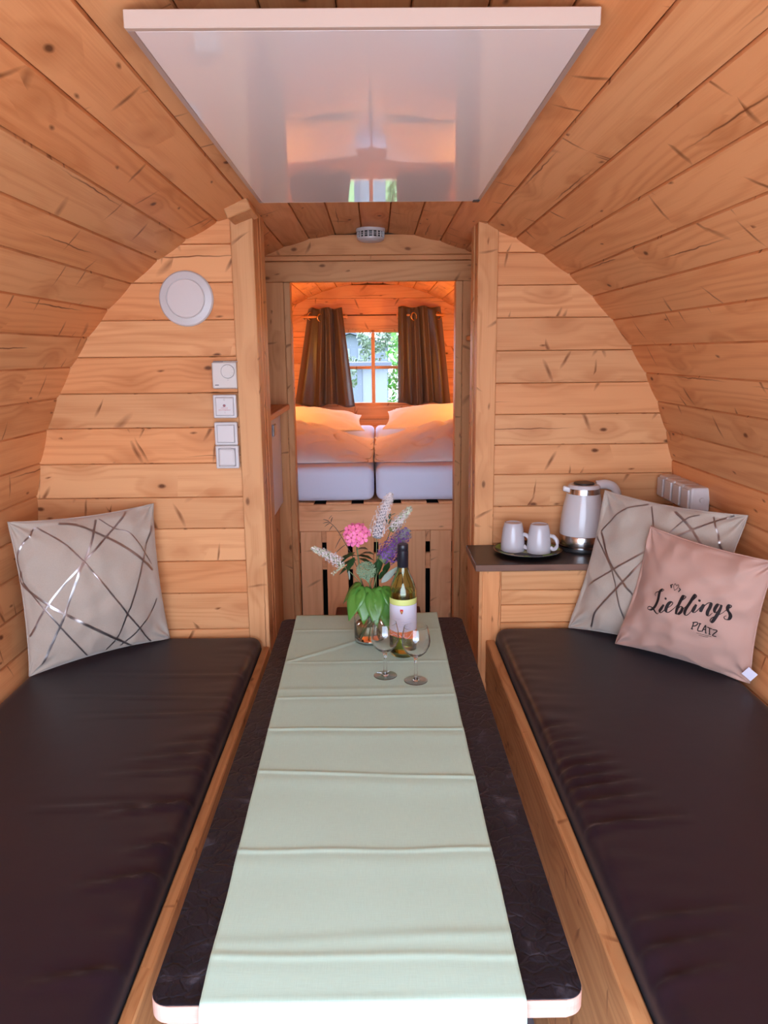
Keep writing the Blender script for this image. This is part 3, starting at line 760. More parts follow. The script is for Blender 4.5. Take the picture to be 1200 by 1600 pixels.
# row of four surface sockets on the curved wall at the right
sk = empty('socket_row', (1.04, 2.52, 1.11), 'row of four white surface sockets on the right curved wall behind the pillows', 'socket')
for k in range(4):
    y0 = 2.375+.073*k; zc_ = 1.115
    bm = bmesh.new(); add_box(bm, 1.016, 1.078, y0, y0+.066, zc_-.040, zc_+.038, .006, 2); ho = link('socket_housing', bm_mesh(bm, 'housing', 1), M['white_plastic'], sk)
    bm = bmesh.new(); add_box(bm, 1.008, 1.0158, y0+.007, y0+.058, zc_-.033, zc_+.031, .003, 2); link('flap_cover', bm_mesh(bm, 'flap', 1), M['white_plastic'], ho)
    if k < 3: board('connector', M['white_plastic'], 1.03, 1.06, y0+.0665, y0+.0725, zc_-.012, zc_+.012, 1, sk, .001)
    if k == 0:
        bm = bmesh.new(); lathe(bm, [(0, 0), (.009, 0), (.008, .005), (0, .006)], (0, 0, 0), 16); bmesh.ops.recalc_face_normals(bm, faces=bm.faces[:])
        bmesh.ops.rotate(bm, verts=bm.verts[:], cent=(0, 0, 0), matrix=Matrix.Rotation(PI/2, 3, 'X')); bmesh.ops.translate(bm, verts=bm.verts[:], vec=(1.052, y0-.0003, zc_-.002))
        link('cable_plug', bm_mesh(bm, 'plug'), M['white_plastic'], ho)

# ================================================================ pillows
def pillow_fn(c, hf, hb):
    BL, BR, TL, TR = [Vector(q) for q in c]
    n = (BR+TR-BL-TL).cross(TL+TR-BL-BR).normalized()
    def P(s, t, side=1, off=0.0):
        u = 2*s-1; v = 2*t-1
        s2 = .5+.5*u*(1-.06*(1-v*v)); t2 = .5+.5*v*(1-.06*(1-u*u))
        p = BL*(1-s2)*(1-t2)+BR*s2*(1-t2)+TL*(1-s2)*t2+TR*s2*t2
        b = max(1-u*u, 0)**.55*max(1-v*v, 0)**.55
        h = hf if side > 0 else hb
        ed = min(1-abs(u), 1-abs(v))
        wr = 0.0
        if side > 0:
            q = Vector((s*3.2+c[0][0]*7, t*3.2, 1.7))
            rid = 1-abs(noise.noise(q)*2.0)
            k = math.exp(-(ed/.30)**2)*min(ed/.06, 1)
            wr = .017*k*(rid-.6)+.009*noise.noise(q*2.7)*min(ed/.1, 1)
            # radiating tucks from the corners
            for (cu, cv) in ((0, 0), (1, 0), (0, 1), (1, 1)):
                du, dv = abs(s-cu), abs(t-cv); rr_ = math.hypot(du, dv)
                if .02 < rr_ < .42:
                    a = math.atan2(dv, du); wr += .006*math.sin(a*9+cu*2+cv)*math.exp(-(rr_/.2)**2)*min(rr_/.08, 1)
        return p+n*(side*h*b+wr+side*off)
    return P
def pillow(name, c, hf, hb, mat, label, parent=None, n=104):
    P = pillow_fn(c, hf, hb); vs, fs = [], []
    def row(side): 
        k0 = len(vs)
        for j in range(n+1):
            for i in range(n+1):
                # denser near the border
                s = .5-.5*math.cos(PI*i/n); t = .5-.5*math.cos(PI*j/n)
                vs.append(tuple(P(s, t, side)))
        for j in range(n):
            for i in range(n):
                a = k0+j*(n+1)+i; q = (a, a+1, a+n+2, a+n+1); fs.append(q if side > 0 else q[::-1])
    row(1); row(-1)
    me = bpy.data.meshes.new(name); me.from_pydata(vs, [], fs); me.update()
    bm = bmesh.new(); bm.from_mesh(me); bmesh.ops.remove_doubles(bm, verts=bm.verts[:], dist=.0004); bmesh.ops.recalc_face_normals(bm, faces=bm.faces[:]); bm.to_mesh(me); bm.free()
    o = link(name, me, mat, smooth=True); tag(o, label, 'pillow')
    # seam welt round the border
    pts = []
    for k in range(4*24+1):
        q = k % 96; e_, r = divmod(q, 24); r /= 24
        s, t = ((r, 0), (1, r), (1-r, 1), (0, 1-r))[e_]; pts.append(P(s, t, 1, .0))
    o2 = tube_obj('seam', mat, pts, .0022, o, 6)
    return o, P
def ribbon(name, mat, parent, P, lines, widths, off, sub=5, rule=None):
    vs, fs = [], []
    for li, pl in enumerate(lines):
        C = catmull([(a, b, 0) for a, b in pl], sub); w_ = widths[li]
        W = [P(q.x, q.y, 1, off) for q in C]; m = len(W); k0 = len(vs)
        for i, p in enumerate(W):
            d = (W[min(i+1, m-1)]-W[max(i-1, 0)]); d.normalize()
            e1 = P(C[i].x+.004, C[i].y, 1, off)-P(C[i].x-.004, C[i].y, 1, off); e2 = P(C[i].x, C[i].y+.004, 1, off)-P(C[i].x, C[i].y-.004, 1, off)
            nrm = e1.cross(e2).normalized(); sd = d.cross(nrm).normalized()
            ww = w_
            if rule: ww = rule(C, i, w_)
            vs += [tuple(p+sd*ww*.5), tuple(p+nrm*.0003), tuple(p-sd*ww*.5)]
        for i in range(m-1):
            a = k0+3*i; fs += [(a, a+3, a+4, a+1), (a+1, a+4, a+5, a+2)]
    me = bpy.data.meshes.new(name); me.from_pydata(vs, [], fs); me.update()
    return link(name, me, mat, parent, smooth=True)
FOIL_L = [[(0.1527, 0.9632), (0.069, 0.8825), (0.006, 0.787), (0.006, 0.6254)], [(0.1609, 0.9599), (0.2821, 0.8601), (0.3892, 0.7179), (0.6484, 0.2974), (0.84, 0.006)], [(0.3048, 0.978), (0.417, 0.9576), (0.5488, 0.8787), (0.6959, 0.773), (0.8419, 0.6368), (0.921, 0.5491)], [(0.5532, 0.9757), (0.3954, 0.7223), (0.3387, 0.6458), (0.219, 0.3866), (0.1335, 0.2085), (0.0665, 0.0555)], [(0.7775, 0.994), (0.6599, 0.9077), (0.3954, 0.7223), (0.1231, 0.4649), (0.006, 0.2607)], [(0.576, 0.9775), (0.6583, 0.9027), (0.7739, 0.8381), (0.9127, 0.5964)], [(0.9455, 0.8634), (0.8261, 0.6295), (0.6531, 0.2782), (0.5682, 0.1059), (0.507, 0.0264)], [(0.006, 0.6842), (0.006, 0.5916), (0.1226, 0.4598), (0.2278, 0.3742), (0.6924, 0.006)], [(0.006, 0.6157), (0.0645, 0.4914), (0.1838, 0.2958), (0.366, 0.0277)], [(0.9166, 0.3425), (0.863, 0.2492), (0.7473, 0.1545), (0.607, 0.0297)]]
FOIL_R = [[(0.356, 0.9868), (0.2267, 0.9307), (0.1193, 0.8259), (0.052, 0.7246)], [(0.3814, 0.9773), (0.474, 0.8285)], [(0.0542, 0.7191), (0.2024, 0.5472), (0.3595, 0.4143), (0.505, 0.3025)], [(0.0271, 0.6821), (0.2469, 0.4806), (0.4471, 0.0932)], [(0.5407, 0.7296), (0.4816, 0.6806), (0.2642, 0.4969), (0.0597, 0.3278)], [(0.5446, 0.7179), (0.4905, 0.6322), (0.348, 0.4055), (0.2057, 0.1728), (0.1809, 0.0304)], [(0.5603, 0.9743), (0.692, 0.8916), (0.8255, 0.7661)], [(0.7198, 0.9748), (0.6508, 0.934), (0.5753, 0.8042)], [(0.9223, 0.9923), (0.8233, 0.9401), (0.624, 0.8006)], [(0.8021, 0.9735), (0.8868, 0.8583), (0.9511, 0.7354)]]
TEXT = [('b', [(0.2982, 0.5545), (0.2854, 0.563), (0.2938, 0.5841), (0.3189, 0.6011), (0.3472, 0.6143), (0.3613, 0.6288)]), ('b', [(0.3613, 0.6288), (0.3445, 0.6294), (0.3297, 0.6082), (0.3287, 0.5728), (0.3276, 0.5228), (0.3196, 0.4721), (0.2972, 0.4383), (0.2709, 0.4302), (0.2597, 0.4414), (0.2734, 0.4568), (0.3061, 0.4518), (0.3411, 0.432), (0.3626, 0.4251), (0.3731, 0.4418)]), ('b', [(0.3935, 0.5152), (0.3851, 0.4802), (0.3785, 0.4566), (0.3913, 0.4467), (0.4083, 0.4672), (0.4234, 0.5004)]), ('d', [(0.3944, 0.5669)]), ('b', [(0.4249, 0.4942), (0.4462, 0.5199), (0.454, 0.5442), (0.4435, 0.5522), (0.4274, 0.5369), (0.4204, 0.5052), (0.4257, 0.4733), (0.4444, 0.4645), (0.4656, 0.4913), (0.4826, 0.5222)]), ('b', [(0.4826, 0.5222), (0.5086, 0.5761), (0.5371, 0.6135), (0.5412, 0.6309), (0.5254, 0.6317), (0.5116, 0.5991), (0.5034, 0.5539), (0.4986, 0.5024), (0.5003, 0.4649)]), ('b', [(0.5003, 0.4649), (0.5091, 0.5184), (0.5257, 0.5405), (0.5418, 0.5315), (0.5398, 0.5034), (0.5211, 0.4745), (0.5028, 0.4683)]), ('b', [(0.5389, 0.5339), (0.5574, 0.5365)]), ('b', [(0.5539, 0.5354), (0.5828, 0.5854), (0.6129, 0.6363), (0.6224, 0.6581), (0.6111, 0.6668), (0.5986, 0.6401), (0.5837, 0.5874), (0.5714, 0.5343), (0.5714, 0.4968), (0.5882, 0.4871), (0.6086, 0.5128), (0.6237, 0.5521)]), ('b', [(0.636, 0.5932), (0.631, 0.5608), (0.6289, 0.5356), (0.641, 0.5285), (0.6552, 0.5475), (0.669, 0.5841)]), ('d', [(0.6505, 0.6295)]), ('b', [(0.6828, 0.6065), (0.6777, 0.5703), (0.6765, 0.5415)]), ('b', [(0.6765, 0.5415), (0.6902, 0.5957), (0.71, 0.6243), (0.7248, 0.6234), (0.7258, 0.5917), (0.7209, 0.554), (0.7267, 0.5278), (0.74, 0.5266), (0.7562, 0.5553)]), ('b', [(0.7938, 0.6223), (0.7767, 0.6293), (0.7659, 0.6108), (0.7623, 0.5811), (0.7736, 0.5631), (0.7868, 0.5776), (0.7962, 0.6118)]), ('b', [(0.7979, 0.6312), (0.7953, 0.5813), (0.7884, 0.5377), (0.7756, 0.4935), (0.7634, 0.4795), (0.7537, 0.4925), (0.7635, 0.5166), (0.7902, 0.5414), (0.8198, 0.5711)]), ('b', [(0.8198, 0.5711), (0.8422, 0.6063), (0.862, 0.6277), (0.8627, 0.6404), (0.8496, 0.6425), (0.8429, 0.6199), (0.8482, 0.5997), (0.8622, 0.5804), (0.8692, 0.5539), (0.8626, 0.5261), (0.8441, 0.5236), (0.8342, 0.5407), (0.8463, 0.5547)]), ('p', [(0.6461, 0.4438), (0.6451, 0.3859)]), ('p', [(0.6381, 0.4362), (0.6632, 0.445), (0.6723, 0.435), (0.6632, 0.4168), (0.6462, 0.4096)]), ('p', [(0.6382, 0.3845), (0.6542, 0.3854)]), ('p', [(0.6872, 0.4397), (0.6857, 0.3844), (0.7087, 0.3823)]), ('p', [(0.6778, 0.4393), (0.6952, 0.4404)]), ('p', [(0.7122, 0.3799), (0.7295, 0.4406), (0.7365, 0.3729)]), ('p', [(0.7164, 0.401), (0.7345, 0.4023)]), ('p', [(0.7313, 0.373), (0.7429, 0.3723)]), ('p', [(0.7439, 0.4297), (0.7832, 0.4284)]), ('p', [(0.7638, 0.4287), (0.7618, 0.3686)]), ('p', [(0.7548, 0.3691), (0.7694, 0.3675)]), ('p', [(0.7861, 0.425), (0.8169, 0.4217), (0.7826, 0.3672), (0.8119, 0.3664)]), ('t', [(0.6795, 0.3607), (0.7299, 0.3535), (0.7766, 0.3508)]), ('t', [(0.6946, 0.3429), (0.728, 0.3372), (0.7535, 0.341)]), ('t', [(0.4441, 0.6523), (0.4299, 0.6756), (0.4263, 0.6918), (0.4334, 0.7043), (0.4481, 0.6924), (0.4597, 0.7056), (0.4699, 0.6962), (0.4616, 0.6738), (0.4441, 0.6523)]), ('p', [(0.3949, 0.6831), (0.4117, 0.6617)]), ('p', [(0.3989, 0.6773), (0.414, 0.6925)]), ('p', [(0.4117, 0.6617), (0.4096, 0.6769)]), ('p', [(0.4791, 0.6516), (0.4934, 0.6759)]), ('p', [(0.4789, 0.6848), (0.4964, 0.6745)])]
CL = [(-1.0, 2.10, .668), (-.668, 2.395, .668), (-1.028, 2.13, 1.122), (-.690, 2.392, 1.12)]
CRt = [(.645, 2.378, .693), (.985, 2.105, .693), (.752, 2.408, 1.143), (1.058, 2.085, 1.125)]
CP = [(.752, 2.225, .696), (1.030, 1.938, .69), (.830, 2.20, 1.072), (1.020, 1.85, 1.056)]
pl, PLf = pillow('pillow', CL, .085, .055, M['velvet'], 'cream velvet pillow with crossing silver stripes, alone on the left bench')
for l, w_ in zip(FOIL_L, (.005, .0048, .0075, .0065, .0058, .0035, .0058, .0078, .0045, .0050)): ribbon('foil_stripe', M['foil'], pl, PLf, [l], [w_], .0016, 26)
prr, PRf = pillow('pillow', CRt, .065, .06, M['velvet'], 'cream velvet pillow with silver stripes, behind the pink pillow on the right bench')
for l, w_ in zip(FOIL_R, (.0048, .0042, .0065, .0045, .0055, .0065, .0075, .0045, .0060, .0055)): ribbon('foil_stripe', M['foil'], prr, PRf, [l], [w_], .0016, 26)
pp, PPf = pillow('pillow', CP, .08, .036, M['pink_cotton'], 'dusty pink pillow with black Lieblings Platz lettering on the right bench')
def brush(C, i, w_):
    a = C[max(i-1, 0)]; b = C[min(i+1, len(C)-1)]; d = b-a; L = d.length or 1
    down = max(0, (-d.y)/L)
    e_ = min(i, len(C)-1-i)/len(C)
    return w_*(.34+.95*down**1.3)*(.62+.38*min(1, e_*6))
script = [pl_ for k, pl_ in TEXT if k == 'b']; caps = [pl_ for k, pl_ in TEXT if k == 'p']; thin = [pl_ for k, pl_ in TEXT if k == 't']; dots = [pl_[0] for k, pl_ in TEXT if k == 'd']
ribbon('script_lettering', M['ink'], pp, PPf, script, [.0070]*len(script), .0016, 7, brush)
for a, b in ((0, 3), (3, 5), (5, 8), (8, 11), (11, 12), (12, 15), (15, 17)):
    ribbon('capital_letter' if a < 12 else 'small_heart', M['ink'], pp, PPf, caps[a:b], [.0031]*(b-a), .0016, 4)
for l, nm in zip(thin, ('underline', 'underline', 'heart_outline')): ribbon(nm, M['ink'], pp, PPf, [l], [.0014], .0016, 5)
for a, b in dots: ribbon('letter_dot', M['ink'], pp, PPf, [[(a-.008, b+.002), (a+.008, b-.002)]], [.0062], .0017, 4)
# woven tag at the lower right seam of the pink pillow
a = PPf(.985, .13, 1, .004)
bm = bmesh.new(); add_box(bm, 0, .030, -.0008, .0008, -.013, .013)
bmesh.ops.rotate(bm, verts=bm.verts[:], cent=(0, 0, 0), matrix=Matrix.Rotation(math.radians(-20), 3, 'Z') @ Matrix.Rotation(math.radians(38), 3, 'Y'))
bmesh.ops.translate(bm, verts=bm.verts[:], vec=a+Vector((-.006, -.012, 0)))
tg = link('care_tag', bm_mesh(bm, 'tag'), M['label_white'], pp); tg['label'] = 'small white woven tag'

# ================================================================ kettle, mugs, plate
KX, KY = .735, 2.598
kt = empty('kettle', (KX, KY, CTZ), 'white electric kettle with steel bands, on the dark worktop', 'kettle')
kc = (KX, KY, CTZ)
lathe_obj('power_base', M['dark_plastic'], [(0, .0005), (.077, .0005), (.078, .006), (.076, .013), (0, .013)], kc, kt, 48)
lathe_obj('base_ring', M['chrome'], [(.070, .0135), (.079, .0135), (.079, .0185), (.070, .0185)], kc, kt, 48, True)
lathe_obj('steel_band', M['steel'], [(0, .019), (.0775, .019), (.0785, .023), (.0780, .052), (.0765, .055), (0, .055)], kc, kt, 48)
lathe_obj('body', M['kettle_white'], [(0, .0555), (.0765, .0555), (.0765, .062), (.0755, .09), (.072, .125), (.066, .160), (.0595, .188), (.0575, .198), (0, .198)], kc, kt, 56)
lathe_obj('collar', M['steel'], [(0, .1985), (.0575, .1985), (.0560, .216), (0, .216)], kc, kt, 48)
lathe_obj('lid', M['kettle_white'], [(0, .2165), (.0555, .2165), (.0548, .222), (.050, .2285), (0, .2305)], kc, kt, 48)
lathe_obj('lid_inset', M['dark_plastic'], [(0, .2300), (.036, .2294), (.034, .2345), (0, .236)], kc, kt, 32)
hd = [(KX+.045, KY+.004, CTZ+.224), (KX+.080, KY+.008, CTZ+.226), (KX+.110, KY+.012, CTZ+.212), (KX+.124, KY+.012, CTZ+.175), (KX+.122, KY+.012, CTZ+.120), (KX+.105, KY+.01, CTZ+.085), (KX+.072, KY+.006, CTZ+.075)]
tube_obj('handle', M['kettle_white'], catmull(hd, 6), .0125, kt, 12, None, 1.3)
bm = bmesh.new(); add_box(bm, -.016, .008, -.014, .014, -.010, .009, .004, 2)
for v in bm.verts:
    if v.co.x < -.006: v.co.y *= .45; v.co.z += .004
bmesh.ops.translate(bm, verts=bm.verts[:], vec=(KX-.0575, KY-.006, CTZ+.212)); link('spout', bm_mesh(bm, 'spout'), M['kettle_white'], kt, True)
# small maker's lettering on the steel band (unreadable in the photograph)
rr = random.Random(5); vs, fs = [], []
for k in range(9):
    for (da, z0, z1) in ((0, .034, .0395), (.010, .034, .0352) if rr.random() < .6 else (.010, .0382, .0395)):
        a0 = -PI/2-.17+k*.032+da; a1 = a0+.012; n_ = len(vs); R_ = .0787
        vs += [(KX+R_*math.cos(a0), KY+R_*math.sin(a0), CTZ+z0), (KX+R_*math.cos(a1), KY+R_*math.sin(a1), CTZ+z0), (KX+R_*math.cos(a1), KY+R_*math.sin(a1), CTZ+z1), (KX+R_*math.cos(a0), KY+R_*math.sin(a0), CTZ+z1)]; fs.append((n_, n_+1, n_+2, n_+3))
me = bpy.data.meshes.new('band_lettering'); me.from_pydata(vs, [], fs); link('band_lettering', me, M['black_print'], kt)

pt = empty('plate', (.536, 2.555, CTZ), 'round black plate with green leaf print under the two mugs', 'plate')
pc = (.536, 2.550, CTZ)
lathe_obj('dish', M['plate_black'], [(0, .0005), (.075, .0005), (.082, .003), (.117, .0135), (.1175, .0148), (.115, .015), (.080, .0050), (0, .0048)], pc, pt, 56)
lathe_obj('leaf_print', M['plate_print'], [(0, .0049), (.0795, .0051), (.110, .01385), (.1105, .0142), (.079, .0055), (0, .0053)], pc, pt, 56)
def mug(name, x, y, label, ang):
    z0 = CTZ+.0058
    e = empty(name, (x, y, z0), label, 'mug', 'upturned mugs on the plate')
    prof = [(.0405, 0), (.0412, .0015), (.0410, .02), (.0395, .045), (.0355, .075), (.0310, .094), (.0290, .098), (.0265, .0985), (.0255, .0955), (0, .0955), (0, .0905), (.0245, .090), (.030, .078), (.0355, .05), (.0372, .02), (.0385, 0)]
    lathe_obj('cup_body', M['ceramic'], prof, (x, y, z0), e, 40)
    c_, s_ = math.cos(ang), math.sin(ang)
    pts = [(.0365, .060), (.049, .058), (.060, .046), (.063, .032), (.058, .019), (.048, .014), (.0395, .020)]
    tube_obj('handle', M['ceramic'], catmull([(x+r*c_, y+r*s_, z0+z) for r, z in pts], 5), .0046, e, 10, None, 1.5)
    return e
mug('mug', .488, 2.565, 'upturned white mug on the plate, the one farther from the kettle', -.55)
mug('mug', .572, 2.535, 'upturned white mug on the plate, the one nearer the kettle', -.45)

# ================================================================ wine bottle and glasses
BX, BY, BZ = .090, 2.049, TZ+.0030
bt = empty('wine_bottle', (BX, BY, BZ), 'green glass wine bottle with white label and black cap, on the runner', 'wine bottle')
bc = (BX, BY, BZ)
outer = [(0, .004), (.020, .003), (.033, 0), (.0365, .003), (.038, .010), (.038, .178), (.0370, .190), (.0330, .207), (.0260, .224), (.0190, .240), (.0152, .254), (.0142, .268), (.0142, .30)]
inner = [(.0112, .30), (.0112, .266), (.0122, .254), (.0160, .239), (.0230, .222), (.030, .205), (.034, .188), (.0350, .178), (.0350, .014), (.030, .008), (0, .012)]
lathe_obj('glass_body', M['bottle_glass'], outer+inner, bc, bt, 48)
lathe_obj('wine', M['wine'], [(0, .0125), (.0300, .0088), (.0346, .0145), (.0346, .176), (.0330, .188), (0, .188)], bc, bt, 40)
lathe_obj('screw_cap', M['screw_cap'], [(0, .322), (.0135, .322), (.0150, .320), (.0152, .306), (.0148, .3055), (.0148, .303), (.0153, .3025), (.0153, .257), (.0146, .256)], bc, bt, 36)
def wrap(name, mat, z0, z1, a0, a1, r, parent=bt, n=32, wob=0):
    vs, fs = [], []; 
    for i in range(n+1):
        a = a0+(a1-a0)*i/n
        zl = z0+(wob*math.sin((a-a0)/(a1-a0)*6.0) if wob else 0)
        for z in (zl, z1): vs.append((BX+r*math.cos(a), BY+r*math.sin(a), BZ+z))
    for i in range(n): fs.append((2*i, 2*i+2, 2*i+3, 2*i+1))
    me = bpy.data.meshes.new(name); me.from_pydata(vs, [], fs); me.update()
    uvl = me.uv_layers.new(name='UVMap')
    for p in me.polygons:
        for li in p.loop_indices:
            vi = me.loops[li].vertex_index; a = a0+(a1-a0)*(vi//2)/n; uvl.data[li].uv = (a*r, vs[vi][2])
    return link(name, me, mat, parent, smooth=True)
A0, A1 = -PI/2-1.45, -PI/2+1.45
wrap('label', M['label_white'], .078, .1545, A0, A1, .0384)
wrap('label_top_band', M['label_green'], .155, .1715, A0, A1, .0384)
wrap('label_dot_band', M['label_dots'], .059, .0776, A0, A1, .0384, wob=.004)
def lab(a, z): r = .0387; return (BX+r*math.sin(a)*1.0, BY-r*math.cos(a), BZ+z)
def label_poly(name, mat, pts, off=0.0):
    vs = [(BX+(.0387+off)*math.sin(a), BY-(.0387+off)*math.cos(a), BZ+z) for a, z in pts]
    me = bpy.data.meshes.new(name); me.from_pydata(vs, [], [tuple(range(len(vs)))]); me.update(); return link(name, me, mat, bt)
ca, cz_ = -.14, .139
label_poly('crest', M['red_print'], [(ca-.11, cz_+.0055), (ca+.11, cz_+.0055), (ca+.11, cz_-.001), (ca+.06, cz_-.006), (ca, cz_-.009), (ca-.06, cz_-.006), (ca-.11, cz_-.001)])
label_poly('crest', M['gold_print'], [(ca-.02, cz_+.002), (ca+.075, cz_-.0005), (ca+.05, cz_-.005), (ca, cz_-.0078), (ca-.06, cz_-.004)], .0002)
label_poly('crest', M['black_print'], [(ca-.005, cz_-.0015), (ca+.035, cz_-.004), (ca+.02, cz_-.0075), (ca-.02, cz_-.006)], .0004)
rr = random.Random(11); vs, fs = [], []
for (z, a0, a1, am) in ((.1165, -.62, -.15, .0010), (.1165, .25, .6, .0010), (.1075, -.2, .5, .0008), (.1020, -.68, -.3, .0016), (.1005, -.1, .6, .0018), (.0935, -.35, .3, .0009), (.0880, -.05, .45, .0007)):
    a = a0
    while a < a1:
        da = rr.uniform(.018, .04); z0 = z+rr.uniform(-am, am); z1 = z+rr.uniform(-am, am); k = len(vs); w_ = .00035
        for (aa, zz) in ((a, z0-w_), (a+da, z1-w_), (a+da, z1+w_), (a, z0+w_)): vs.append((BX+.0387*math.sin(aa), BY-.0387*math.cos(aa), BZ+zz))
        fs.append((k, k+1, k+2, k+3)); a += da*rr.choice((1, 1, 1.4))
me = bpy.data.meshes.new('label_lines'); me.from_pydata(vs, [], fs); link('label_lines', me, M['blue_print'], bt)
# white swirl across the dotted band
tube_obj('label_swirl', M['label_white'], [lab(-.9+.09*k, .0665+.010*math.sin(k*.42)*(.4+.02*k)) for k in range(21)], .0006, bt, 5)

def wine_glass(x, y, label):
    e = empty('wine_glass', (x, y, TZ+.0042), label, 'wine glass', 'wine glasses on the runner')
    c = (x, y, TZ+.0042)
    out = [(0, 0), (.027, 0), (.0294, 0), (.0298, 0), (.0305, .0005), (.0306, .0009), (.0302, .0014), (.0297, .0016), (.0290, .00167), (.0130, .0031), (.0120, .0032), (.0075, .0044), (.0055, .0075), (.0044, .014), (.0042, .045), (.0046, .060), (.0075, .066), (.0180, .072), (.0290, .083), (.0358, .098), (.0372, .110), (.0360, .124), (.0325, .140), (.0305, .148)]
    inn = [(.0296, .1482), (.0314, .140), (.0348, .124), (.0360, .110), (.0346, .0985), (.0280, .0845), (.0170, .0745), (.006, .0700), (0, .0695)]
    lathe_obj('goblet', M['glass'], out+inn, c, e, 44)
    return e
wine_glass(.037, 1.897, 'clear stemmed wine glass, nearer the flower vase')
wine_glass(.116, 1.862, 'clear stemmed wine glass, in front of the bottle on the right')
# ================================================================ vase and flowers
VX, VY, VZ = -.005, 2.150, TZ+.0028
vz = empty('vase', (VX, VY, VZ), 'clear round glass jar used as a vase, holding the cut flowers', 'vase')
vc = (VX, VY, VZ)
lathe_obj('jar', M['glass'], [(0, 0), (.040, 0), (.0455, .004), (.0465, .012), (.0465, .085), (.0440, .096), (.0440, .108), (.0415, .108), (.0415, .096), (.0440, .084), (.0440, .012), (.040, .007), (0, .006)], vc, vz, 44)
lathe_obj('water', M['water'], [(0, .0064), (.0395, .0074), (.0435, .0125), (.0435, .058), (0, .058)], vc, vz, 40)
FX = lambda px: .048+(px-604)*.00186
FZ = lambda py: 1.191-(py-770)*.00187
rf = random.Random(21)
def stem_path(base, k):
    """flower base down through the vase mouth to the bottom"""
    a = k*2.4; m = Vector((VX+.018*math.cos(a), VY+.018*math.sin(a), VZ+.112)); b = Vector((VX-.026*math.cos(a+.5), VY-.026*math.sin(a+.5), VZ+.012))
    base = Vector(base); mid = base.lerp(m, .5)+Vector((0, 0, .012))
    return catmull([base, mid, m, m.lerp(b, .5), b], 6)
def floret(bm, p, nrm, r):
    nrm = nrm.normalized(); a = nrm.cross(Vector((.3, .5, .81))).normalized(); b = nrm.cross(a); t0 = rf.uniform(0, 6.28)
    c = bm.verts.new(p+nrm*r*.1); vs = []
    for k in range(8):
        t_ = t0+k*PI/4; rr_ = r*(1.0 if k % 2 == 0 else .42)
        vs.append(bm.verts.new(p+(a*math.cos(t_)+b*math.sin(t_))*rr_+nrm*r*(.35 if k % 2 == 0 else .1)))
    for k in range(8): bm.faces.new((c, vs[k], vs[(k+1) % 8]))
def panicle(name, base, tip, r0, r1, n, mats, label, k, bend=(0, 0, 0), fs=.0043, stemmat='stem', tipmat=None):
    base, tip = Vector(base), Vector(tip); B = Vector(bend)
    e = empty(name, tuple(base), label, 'flower')
    ax = [base.lerp(tip, t_/12)+B*math.sin(PI*t_/12) for t_ in range(13)]
    tube_obj('stem', M[stemmat], stem_path(base, k)[::-1]+ax[1:], .0019, e, 6, .0008)
    bms = [bmesh.new() for _ in mats]
    for i in range(n):
        t_ = (i+.5)/n; t_ = t_**.85; f = t_*12; j = min(int(f), 11); p = ax[j].lerp(ax[j+1], f-j); d = (ax[j+1]-ax[j]).normalized()
        a = d.cross(Vector((.2, .9, .3))).normalized(); b = d.cross(a); ang = i*2.399963
        rr_ = 1.22*(r0+(r1-r0)*t_)*(.66+.48*rf.random())*min(1, .45+t_*6)*(1 if t_ < .93 else .6)
        nr = a*math.cos(ang)+b*math.sin(ang)+d*.25; tl = Vector((rf.uniform(-.6, .6), rf.uniform(-.6, .6), rf.uniform(-.6, .6)))
        w_ = 0 if len(mats) == 1 else (1 if rf.random() < (t_*1.15-.3 if len(mats) > 1 else 0) else 0)
        floret(bms[w_], p+nr*rr_, nr+tl, fs*(1-.35*t_)*rf.uniform(.8, 1.2))
        if rr_ > .007 and i % 2 == 0: floret(bms[w_], p+nr*rr_*.62, nr, fs)
    for bm_, m_ in zip(bms, mats):
        o = link('florets', bm_mesh(bm_, 'florets'), M[m_], e); o['kind'] = 'stuff'
    # inner body so the spike is not see-through
    tube_obj('spike_core', M['fl_purple_grey' if len(mats) == 1 else 'stem'], ax, r0*.62, e, 8, r1*.5)
    return e
def leaf(name, mat, parent, base, d, L, W, droop=.3, up=(0, 0, 1), fold=.25, n=9):
    base = Vector(base); d = Vector(d).normalized(); up = Vector(up); sd = d.cross(up)
    if sd.length < .05: sd = d.cross(Vector((0, 1, 0)))
    sd.normalize(); nr = sd.cross(d).normalized()
    vs, fs = [], []
    for i in range(n+1):
        t_ = i/n; wdt = W*.5*(math.sin(PI*min(t_*1.02, 1))**.75)*(1.15-.45*t_) if 0 < i < n else W*.02
        c = base+d*L*t_*(1-.15*droop*t_)-up*L*droop*t_*t_
        for s in (-1, -.5, 0, .5, 1): vs.append(tuple(c+sd*wdt*s+nr*(abs(s)*wdt*fold+.06*wdt*math.sin(t_*17+s*3))))
    for i in range(n):
        for k in range(4): a = i*5+k; fs.append((a, a+1, a+6, a+5))
    me = bpy.data.meshes.new(name); me.from_pydata(vs, [], fs); me.update()
    o = link(name, me, mat, parent, smooth=True); sm_ = o.modifiers.new('thickness', 'SOLIDIFY'); sm_.thickness = .0006
    return o
P3 = lambda px, py, dy=0: (FX(px), 2.150+dy, FZ(py))
panicle('white_buddleia', P3(588, 840, .0), P3(611, 771, -.01), .0230, .0085, 470, ['fl_white'], 'tall white buddleia spike, the topmost flower of the bouquet', 0, (-.004, 0, .004))
panicle('cream_buddleia', P3(610, 832, .02), P3(642, 796, .02), .017, .006, 260, ['fl_white', 'fl_cream'], 'cream and green buddleia spike behind the purple one', 1)
